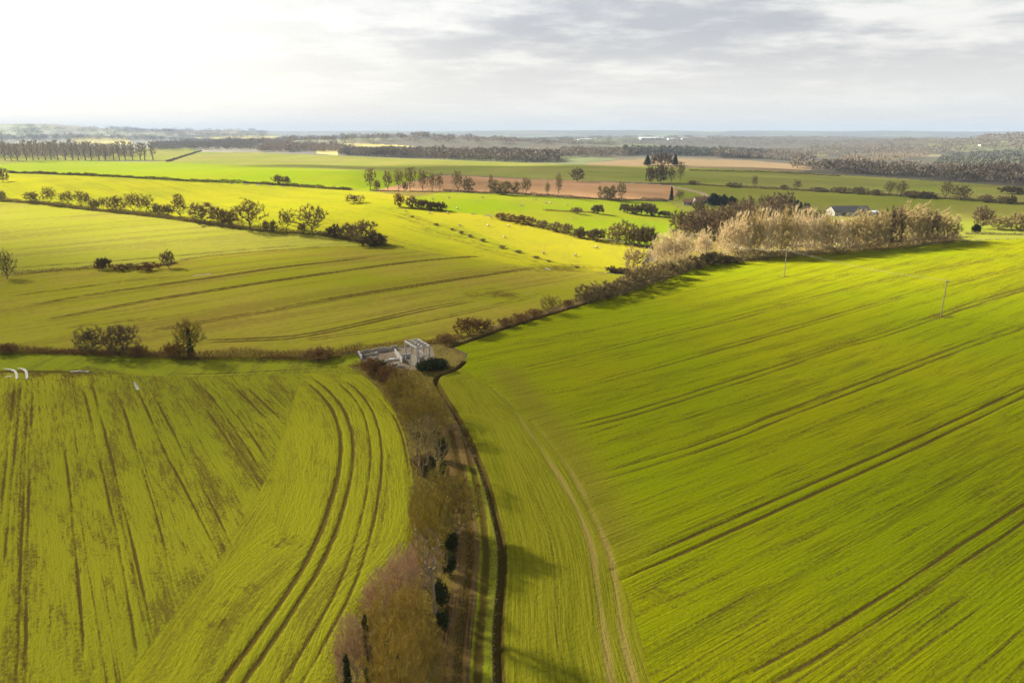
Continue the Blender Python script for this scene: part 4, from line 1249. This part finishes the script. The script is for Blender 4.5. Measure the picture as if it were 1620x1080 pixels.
class MB_:
    def __init__(s):
        s.v, s.f = [], []

    def box(s, c, d, rz=0.0, taper=1.0):
        cx, cy, cz = c
        b = len(s.v)
        for k, (ix, iy, iz) in enumerate([(-1, -1, -1), (1, -1, -1), (1, 1, -1), (-1, 1, -1), (-1, -1, 1), (1, -1, 1), (1, 1, 1), (-1, 1, 1)]):
            q = taper if iz > 0 else 1
            x, y = ix * d[0] / 2 * q, iy * d[1] / 2 * q
            s.v.append((cx + x * math.cos(rz) - y * math.sin(rz), cy + x * math.sin(rz) + y * math.cos(rz), cz + iz * d[2] / 2))
        for q in ((0, 3, 2, 1), (4, 5, 6, 7), (0, 1, 5, 4), (1, 2, 6, 5), (2, 3, 7, 6), (3, 0, 4, 7)):
            s.f.append(tuple(b + i for i in q))
        return s

    def bar(s, a, b, r0, r1=None, k=8):
        a, b = np.array([a], float), np.array([b], float)
        V, F = tubes(a, b, np.array([r0]), np.array([r1 if r1 is not None else r0]), k)
        o = len(s.v)
        s.v += [tuple(v) for v in V]
        s.f += [tuple(int(i) + o for i in f) for f in F]
        s.f.append(tuple(o + i for i in range(k))[::-1])
        s.f.append(tuple(o + k + i for i in range(k)))
        return s

    def poly(s, pts, faces):
        o = len(s.v)
        s.v += [tuple(p) for p in pts]
        s.f += [tuple(i + o for i in f) for f in faces]
        return s

    def build(s, name, mat, parent=None, loc=None, bev=0.0):
        me = bpy.data.meshes.new(name)
        me.from_pydata(s.v, [], s.f)
        me.materials.append(mat)
        o = link(name, me, parent, loc)
        if bev:
            b = o.modifiers.new('bevel', 'BEVEL')
            b.width = bev
            b.segments = 1
        return o


def empty(name, loc, rz=0.0):
    o = bpy.data.objects.new(name, None)
    COL.objects.link(o)
    o.location = loc
    o.rotation_euler = (0, 0, rz)
    return o


def at(px, py):
    x, y, z, t = pix([px], [py])
    return float(x[0]), float(y[0]), float(z[0]), float(t[0])


# --- the white concrete frame of a ruined building
a, b_, c_ = at(642.5, 570.6), at(660, 569), at(659.5, 582)
ang = math.atan2(c_[1] - a[1], c_[0] - a[0])
FL, FW, FH = math.hypot(c_[0] - a[0], c_[1] - a[1]) * 1.05, 3.1, 4.7
fr = empty('concrete_frame', (a[0], a[1], a[2]), ang)            # local x runs from the far corner to the near corner, local y to the right
tag(fr, 'roofless white concrete frame of posts and beams standing in the yard', 'ruin')
for ix in range(3):
    for iy in range(2):
        MB_().box((FL * ix / 2, FW * iy, FH / 2 - .15), (.26, .26, FH - .3)).build('post', CONC, fr, None, .02)
for iy in range(2):
    MB_().box((FL / 2, FW * iy, FH), (FL + .34, .30, .30)).build('beam', CONC, fr, None, .02)
for ix in range(5):
    MB_().box((FL * ix / 4, FW / 2, FH), (.24, FW - .31, .26)).build('cross_beam', CONC, fr, None, .02)
MB_().box((FL / 2, FW / 2, FH - .03), (FL - .1, .16, .16)).build('purlin', CONC, fr)
for ix in (0, 1):
    MB_().box((FL * (.25 + .5 * ix), FW, FH * .45), (FL / 2 - .27, .14, .2)).build('rail', CONC, fr)
MB_().box((FL, FW / 2, FH * .55), (.14, FW - .27, .18)).build('rail', CONC, fr)
MB_().box((FL * .75, 0, FH * .28), (FL * .5 - .27, .15, FH * .52)).build('wall_panel', CONCG, fr)
MB_().box((FL, FW * .35, FH * .26), (.15, FW * .34, FH * .5)).build('wall_panel', CONCG, fr)


def wall_between(name, p, q, h, th, mat, label, group='low walls of the ruined yard', zoff=0):
    A, B = at(*p), at(*q)
    L = math.hypot(B[0] - A[0], B[1] - A[1])
    m = MB_()
    n = max(2, int(L / 1.2))
    rr = random.Random(int(L * 100))
    for i in range(n):
        hh = h * (1 if rr.random() > .25 else rr.uniform(.6, .9))
        m.box((L * (i + .5) / n, 0, hh / 2 - .1), (L / n - .004, th, hh + .2))
    o = m.build(name, mat, None, (A[0], A[1], min(A[2], B[2]) + zoff))
    o.rotation_euler = (0, 0, math.atan2(B[1] - A[1], B[0] - A[0]))
    tag(o, label, 'wall', group)
    return o


wall_between('concrete_wall', (567, 561), (628, 552), 1.0, .3, CONCG, 'long grey block wall along the back of the yard')
wall_between('concrete_wall', (567, 561.5), (573, 567), 1.1, .25, CONC, 'short pale end wall at the left corner of the yard')
wall_between('concrete_wall', (625, 559), (637, 574), 1.2, .25, CONC, 'white low wall running toward the frame')
wall_between('concrete_wall', (637.5, 566.5), (649, 563.5), 1.0, .25, CONC, 'white cross wall inside the far end of the frame')
wall_between('concrete_wall', (576, 563), (598, 560.5), .5, .35, CONCG, 'low broken kerb wall in the left of the yard')
x, y, z, t = at(595.7, 569)
pl = MB_().box((0, 0, .8), (.45, .4, 1.8), .2, .85).box((.05, 0, 1.78), (.6, .55, .16), .2).build('concrete_pillar', CONC, None, (x, y, z), .03)
tag(pl, 'stubby white gate pillar in the left part of the yard', 'pillar')
x, y, z, t = at(624, 569)
sb = MB_().box((0, 0, .12), (2.6, 1.1, .36), .15).box((.4, .3, .36), (1.2, .4, .14), .15).build('concrete_slab', CONC, None, (x, y, z), .03)
tag(sb, 'pale broken concrete slab lying left of the frame', 'slab')
rr = random.Random(4)
for i, (px, py, lab) in enumerate([(623, 577, 'small pale rubble lump below the broken slab'), (592, 567.5, 'pale rubble lump left of the gate pillar'), (612, 573, 'grey rubble lump between pillar and slab'), (634, 580, 'grey rubble lump at the foot of the frame')]):
    x, y, z, t = at(px, py)
    m = MB_()
    for q in range(5):
        m.box((rr.uniform(-.5, .5), rr.uniform(-.4, .4), .12 + .06 * q), (rr.uniform(.3, .7), rr.uniform(.25, .5), rr.uniform(.18, .3)), rr.uniform(0, 3))
    tag(m.build('rubble_pile', CONC if i < 2 else CONCG, None, (x, y, z), .02), lab, 'rubble', 'rubble in the yard')
for px, py, lab in [(598, 566, 'thin leaning post by the gate pillar'), (604.5, 563, 'thin leaning post in the middle of the yard'), (645, 549, 'dark short post behind the frame')]:
    x, y, z, t = at(px, py)
    tag(MB_().bar((0, 0, -.2), (.15, 0, 2.6), .06, .05).bar((.15, 0, 2.6), (.5, .1, 2.5), .03).build('fence_post', TIMBER, None, (x, y, z)), lab, 'post', 'thin posts in the yard')
place('yew', 692, 583, 560, 58, 'dark green bush pressed against the near side of the concrete frame', NS)
place('holly', 668, 588, 568, 28, 'small dark bush at the frame foot, left of the big dark one', NS)

# --- power line
def power_pole(px, py, h, label, rz):
    x, y, z, t = at(px, py)
    r = empty('power_pole', (x, y, z), rz)
    tag(r, label, 'power pole', 'wooden poles of the power line')
    MB_().bar((0, 0, -.4), (0, 0, h), .14, .10, 8).build('post', TIMBER, r)
    MB_().box((0, .16, h - .35), (2.0, .1, .14)).build('crossarm', TIMBER, r)
    for k in (-.9, 0, .9):
        m = MB_().bar((k, .16, h - .28), (k, .16, h - .06), .07, .05)
        m.bar((k, .16, h - .06), (k, .16, h), .035, .03)
        m.build('insulator', CERAM, r)
    return Vector((x, y, z)), h


PPos = []
pA, pB = at(1240, 438), at(1488, 501)
rz = math.atan2(pA[1] - pB[1], pA[0] - pB[0]) + math.pi / 2
for px, py, h, lab in [(1488, 501, 10.2, 'slim power pole rising from a bare patch in the crop'), (1240, 438, 9.6, 'power pole with a crossarm at the crop edge below the willows'), (1116, 414, 8.0, 'power pole half hidden among pale willows')]:
    PPos.append(power_pole(px, py, h, lab, rz))
q0 = PPos[0][0] + (PPos[0][0] - PPos[1][0])
PPos.insert(0, (Vector((q0.x, q0.y, float(zfun(q0.x, q0.y)))), 10.2))
o3 = power_pole(1900, 640, 10.2, 'power pole outside the right edge of the view', rz) if False else None
for (A, ha), (B, hb) in zip(PPos[1:-1], PPos[2:]):
    for k in (-.9, 0, .9):
        o_ = Vector((math.cos(rz) * k - math.sin(rz) * .16, math.sin(rz) * k + math.cos(rz) * .16, 0))
        p, q = A + o_ + Vector((0, 0, ha)), B + o_ + Vector((0, 0, hb))
        m = MB_()
        last = None
        for i in range(13):
            f = i / 12
            c = p.lerp(q, f) - Vector((0, 0, 1.1 * 4 * f * (1 - f)))
            if last is not None:
                m.bar(last, c, .007, .007, 4)
            last = c
        ob = m.build('power_cable', WIRE)
        side = {-.9: 'outer', 0: 'middle', .9: 'inner'}[k]
        tag(ob, f'{side} sagging cable {"between the two poles in the crop" if A is PPos[1][0] else "from the crop edge pole toward the willows"}', 'cable', 'cables of the power line')

# --- barn, farmhouses, far sheds
def gable(m, L, Wd, h, ridge, over=.3, th=.18):
    y0 = Wd / 2
    for s in (-1, 1):
        e = (s * (y0 + over), h - over * (ridge - h) / y0)
        pts = [(-L / 2 - over, 0, ridge), (L / 2 + over, 0, ridge), (L / 2 + over, e[0], e[1]), (-L / 2 - over, e[0], e[1])]
        pts += [(p[0], p[1], p[2] + th) for p in pts]
        m.poly(pts, [(0, 1, 2, 3), (7, 6, 5, 4), (0, 4, 5, 1), (1, 5, 6, 2), (2, 6, 7, 3), (3, 7, 4, 0)])
    return m


def house(name, cat, loc, rz, L, Wd, h, ridge, wallm, roofm, label, group=None, windows=3, doors=1, chimney=False, openfront=False):
    r = empty(name, loc, rz)
    tag(r, label, cat, group)
    m = MB_()
    m.box((0, 0, h / 2 - .5), (L, Wd, h + 1.0))
    for s in (-1, 1):
        m.poly([(s * L / 2, -Wd / 2, h), (s * L / 2, Wd / 2, h), (s * L / 2, 0, ridge), (s * (L / 2 - .2), -Wd / 2, h), (s * (L / 2 - .2), Wd / 2, h), (s * (L / 2 - .2), 0, ridge)], [(0, 1, 2), (5, 4, 3), (0, 2, 5, 3), (1, 4, 5, 2)])
    m.build('wall', wallm, r)
    rf = gable(MB_(), L, Wd, h, ridge + .02).build('roof', roofm, r)
    for i in range(windows):
        x = -L / 2 + L * (i + .5) / windows
        MB_().box((x, -Wd / 2 - .02, h * .55), (L / windows * .45, .08, h * .4)).build('window', GLASS, r)
    for i in range(doors):
        MB_().box((L * (.25 - .5 * i) + .1, -Wd / 2 - .02, h * .36), (L * .16, .1, h * .72)).build('door', DARKIN, r)
    if chimney:
        MB_().box((L * .3, 0, ridge + .5), (.7, .7, 1.6)).build('chimney', BRICK, rf)
    return r


x, y, z, t = at(1341, 341)
house('barn', 'barn', (x, y, z), .06, 58 * t / FPX, 12, 3.3, 6.4, CONCP, ROOFD, 'long white barn with a dark roof behind the willow belt', windows=0, doors=2)
x, y, z, t = at(1368, 339)
house('lean_to_shed', 'shed', (x, y - 7, z), .06, 20 * t / FPX, 6, 2.4, 3.2, WHITE, ROOFW, 'pale roofed low shed at the right end of the white barn', windows=0, doors=1)
x, y, z, t = at(1108, 321)
house('cottage', 'house', (x, y, z), .1, 20 * t / FPX, 6.5, 2.6, 4.6, CONCP, TILE, 'small pale cottage beside the dark evergreens', chimney=True)
x, y, z, t = at(1088, 324)
house('cottage', 'house', (x, y, z), -.2, 14 * t / FPX, 6, 2.3, 4.2, CONCP, TILE, 'low outbuilding left of the pale cottage')
FS = 'white roofed sheds of the distant plain'
for i, (px, py, wpx, hp, lab) in enumerate([(1030, 220.5, 36, 3.2, 'largest white roofed shed on the distant plain'), (1062, 221, 12, 2, 'small white shed right of the largest far shed'), (1082, 220.5, 8, 2, 'smallest white shed right of the largest far shed'),
                                             (790, 219.5, 16, 2.4, 'white roofed shed left of the far shed row on the plain'), (833, 221.5, 22, 2, 'white roofed far shed, second of the long row'), (870, 222.5, 26, 2, 'white roofed far shed, third of the long row'), (925, 222, 22, 2, 'white roofed far shed at the right end of the long row'),
                                             (122, 217.5, 8, 2, 'white far building above the poplars, left one of two'), (172, 216.5, 9, 2, 'white far building above the poplars, right one of two'),
                                             (1271, 241, 9, 3, 'white house in the right valley, lower one'), (1258, 239, 7, 2.5, 'white house in the right valley, upper left one'), (1552, 231, 6, 2.6, 'white house at the foot of the wooded hill')]):
    x, y, z, t = at(px, py)
    L = wpx * t / FPX
    hh = hp * t / FPX
    name = 'house' if 'house' in lab else 'warehouse'
    house(name, 'house' if name == 'house' else 'warehouse', (x, y, z), 0.05, L, min(L, 60), hh * .75 if hh < 25 else 14, hh if hh < 25 else 20, ROOFW if name == 'warehouse' else WHITE, ROOFW if name == 'warehouse' else TILE, lab, FS if name == 'warehouse' else 'white houses of the right valley', windows=3, doors=1)

# --- sheep
def sheep_mesh(head_down):
    v = [(0, 0, .62), (.35, 0, .64), (-.35, 0, .62), (.58, 0, .72), (.78, 0, .30 if head_down else .86), (.92, 0, .16 if head_down else .80)]
    e = [(0, 1), (0, 2), (1, 3), (3, 4), (4, 5)]
    rad = [.30, .28, .29, .17, .11, .07]
    for sx, root in ((.36, 1), (-.36, 2)):
        for sy in (-.14, .14):
            i = len(v)
            v += [(sx + .02, sy, .36), (sx, sy, .02)]
            e += [(root, i), (i, i + 1)]
            rad += [.075, .045]
    me = bpy.data.meshes.new('sheep')
    me.from_pydata(v, e, [])
    ob = bpy.data.objects.new('sheep_skeleton', me)
    COL.objects.link(ob)
    ob.modifiers.new('skin', 'SKIN')
    for i, r_ in enumerate(rad):
        me.skin_vertices[0].data[i].radius = (r_, r_)
    me.skin_vertices[0].data[0].use_root = True
    sb = ob.modifiers.new('sub', 'SUBSURF')
    sb.levels = 1
    sb.render_levels = 1
    dg = bpy.context.evaluated_depsgraph_get()
    res = bpy.data.meshes.new_from_object(ob.evaluated_get(dg))
    bpy.data.objects.remove(ob)
    res.materials.clear()
    res.materials.append(WOOL)
    res.materials.append(SKIN)
    for p in res.polygons:
        c = p.center
        p.use_smooth = True
        p.material_index = 1 if (c.x > .72 or c.z < .34) else 0
    return res


SM = [sheep_mesh(True), sheep_mesh(False)]
SHEEP = [(826, 326, 'pale sheep lowest of the group in the green meadow'), (848, 317, 'pale sheep highest of the group in the green meadow'), (863, 322, 'pale sheep left one of a close pair in the meadow'), (870.5, 322, 'pale sheep right one of a close pair in the meadow'), (897, 325, 'sheep alone in the right part of the meadow'),
         (764, 313, 'white sheep near the dark hedge of the ploughed field'), (685, 316, 'dark looking sheep at the left end of the meadow'), (710, 314, 'sheep second from the left in the meadow'), (723, 331, 'sheep at the upper rim of the sunlit pasture'),
         (641, 334, 'sheep at the far left tip of the sunlit pasture'), (679, 338, 'sheep in the upper sunlit pasture, left one'), (708, 338, 'sheep in the upper sunlit pasture, right one'), (776, 345, 'pale sheep by the red-brown hedge'), (728, 358, 'sheep beside the spur bushes, upper one'),
         (772, 358, 'sheep in the middle of the sunlit pasture, left one'), (804, 359, 'sheep in the middle of the sunlit pasture, right one'), (798, 376, 'sheep beside the spur bushes, lower one'), (942, 393, 'sheep farthest right in the sunlit pasture'), (910, 406, 'sheep lowest in the sunlit pasture'), (860, 402, 'sheep near the spur edge bushes at the pasture bottom')]
sr = random.Random(3)
for i, (px, py, lab) in enumerate(SHEEP):
    x, y, z, t = at(px, py)
    o = link('sheep', SM[0 if sr.random() < .65 else 1], None, (x, y, z))
    o.rotation_euler = (0, 0, sr.uniform(0, 6.28))
    o.scale = (1.25, 1.25, 1.25)
    tag(o, lab, 'sheep', 'sheep grazing below the ploughed field')

# --- standing water in the ruts
mw, tw_, bw = new_mat('muddy rain water')
bw.inputs['Base Color'].default_value = (.20, .18, .14, 1)
bw.inputs['Roughness'].default_value = .06
bw.inputs['Specular IOR Level'].default_value = .9
bw.inputs['IOR'].default_value = 1.6


def puddle(pts, width, label):
    ln = pixl(smooth(pts, 2), 3)
    tn = np.gradient(ln, axis=0)
    tn /= np.linalg.norm(tn, axis=1)[:, None] + 1e-9
    nn = np.stack([-tn[:, 1], tn[:, 0]], 1)
    n = len(ln)
    f = np.sin(np.linspace(0, np.pi, n)) ** .4
    rng = np.random.default_rng(n)
    wl_, wr_ = width * f * rng.uniform(.35, .65, n), width * f * rng.uniform(.35, .65, n)
    A, B = ln + nn * wl_[:, None], ln - nn * wr_[:, None]
    V = np.zeros((2 * n, 3))
    V[:n, :2], V[n:, :2] = A, B
    V[:, 2] = zfun(V[:, 0], V[:, 1]) + .03
    i = np.arange(n - 1)
    F = np.stack([i, i + 1, n + i + 1, n + i], 1)
    o = link('puddle', mesh_np('puddle', V, F, mw, True))
    tag(o, label, None, None, 'structure')


puddle([(4, 583), (16, 583.5), (24, 587), (27, 593), (26, 600)], .55, 'shining water in the left curved rut')
puddle([(27, 582), (36, 582.5), (41, 587), (43, 593), (42, 600)], .55, 'shining water in the right curved rut')
puddle([(8, 596), (20, 594.5)], .6, 'small puddle left of the curved ruts')
puddle([(110, 588), (125, 586.5), (142, 588)], .7, 'thin puddle in the muddy headland')
puddle([(212, 604), (216, 611), (219, 617)], .6, 'small bright puddle at the top of a wheel track')
puddle([(304, 437), (318, 434.8), (335, 433.4)], .6, 'bright puddle in the olive field')
puddle([(862, 424), (871, 427)], 1.0, 'tiny bright puddle near the spur foot')

# ------------------------------------------------------------------ unseen cloud puffs added above and left, placed to shade the land
def build_shade_clouds():
    m = bpy.data.materials.new('thin shading cloud')
    m.use_nodes = True
    t = NT(m.node_tree)
    o = t.n('ShaderNodeOutputMaterial')
    tr = t.n('ShaderNodeBsdfTransparent')
    df = t.n('ShaderNodeBsdfDiffuse')
    df.inputs[0].default_value = (.85, .85, .87, 1)
    mx = t.n('ShaderNodeMixShader')
    mx.inputs[0].default_value = .19
    t.l(tr.outputs[0], mx.inputs[1])
    t.l(df.outputs[0], mx.inputs[2])
    t.l(mx.outputs[0], o.inputs[0])
    ALT = 620.0
    sh = np.array([sun_dir.x, sun_dir.y]) * ALT / sun_dir.z
    lit = [pixl(p + [p[0]], 12) for p in (
        [(-260, 262), (200, 262), (560, 268), (600, 303), (700, 328), (830, 345), (1030, 388), (1010, 424), (900, 414), (740, 366), (570, 338), (430, 366), (330, 392), (120, 352), (-260, 335)],
        [(1060, 420), (1110, 395), (1350, 345), (1500, 345), (1950, 378), (1950, 448), (1620, 446), (1400, 438), (1250, 438), (1120, 434)],
        [(640, 310), (720, 304), (1000, 318), (1060, 340), (1020, 372), (900, 362), (800, 340)])]
    rng = np.random.default_rng(8)
    sp = 28.0
    gx, gy = np.meshgrid(np.arange(-760, 800, sp), np.arange(-40, 1150, sp))
    gx = gx.ravel() + rng.uniform(-.5, .5, gx.size) * sp
    gy = gy.ravel() + rng.uniform(-.5, .5, gy.size) * sp
    keep = np.ones(len(gx), bool)
    rad = rng.uniform(22, 36, len(gx))
    for p in lit:
        for a_ in np.linspace(0, 2 * np.pi, 10)[:-1]:
            keep &= ~inpoly(gx + np.cos(a_) * rad, gy + np.sin(a_) * rad, p)
    near = pixl([(120, 600), (560, 600), (650, 720), (560, 900), (240, 900), (120, 600)], 10)
    keep &= ~(inpoly(gx, gy, near) & (rng.uniform(size=len(gx)) < .3))
    gx, gy, rad = gx[keep], gy[keep], rad[keep]
    n = len(gx)
    # one lumpy puff: a small icosphere
    ph = (1 + 5 ** .5) / 2
    iv = unit(np.array([(-1, ph, 0), (1, ph, 0), (-1, -ph, 0), (1, -ph, 0), (0, -1, ph), (0, 1, ph), (0, -1, -ph), (0, 1, -ph), (ph, 0, -1), (ph, 0, 1), (-ph, 0, -1), (-ph, 0, 1)], float))
    fi = np.array([(0, 11, 5), (0, 5, 1), (0, 1, 7), (0, 7, 10), (0, 10, 11), (1, 5, 9), (5, 11, 4), (11, 10, 2), (10, 7, 6), (7, 1, 8), (3, 9, 4), (3, 4, 2), (3, 2, 6), (3, 6, 8), (3, 8, 9), (4, 9, 5), (2, 4, 11), (6, 2, 10), (8, 6, 7), (9, 8, 1)])
    V = iv[None] * rng.uniform(.8, 1.2, (n, 12, 1)) * (rad[:, None, None] * np.array([1, 1, .3]))
    # every puff's altitude is jittered along the sun's ray, so that its shadow keeps its place
    al = ALT + rng.uniform(-30, 30, n)
    V += np.stack([gx + sun_dir.x * al / sun_dir.z, gy + sun_dir.y * al / sun_dir.z, al], 1)[:, None, :]
    F = (fi[None] + (np.arange(n) * 12)[:, None, None]).reshape(-1, 3)
    ob = link('shade_clouds', mesh_np('shade_clouds', V.reshape(-1, 3), F, m, True))
    tag(ob, 'unseen veil of thin white cloud added to shade the land', 'cloud', None, 'stuff')


build_shade_clouds()

# ------------------------------------------------------------------ haze: one even box of air
mh = bpy.data.materials.new('air')
mh.use_nodes = True
t = NT(mh.node_tree)
o = t.n('ShaderNodeOutputMaterial')
pv = t.n('ShaderNodeVolumePrincipled')
pv.inputs['Color'].default_value = (.36, .44, .59, 1)
pv.inputs['Density'].default_value = 1.0e-4
pv.inputs['Anisotropy'].default_value = 0.0
t.l(pv.outputs[0], o.inputs['Volume'])
hz = MB_().box((0, 0, 75), (29000, 29000, 230)).build('haze', mh)
tag(hz, 'pale air thickening with distance', None, None, 'stuff')
print('PLANTS', NTREES)
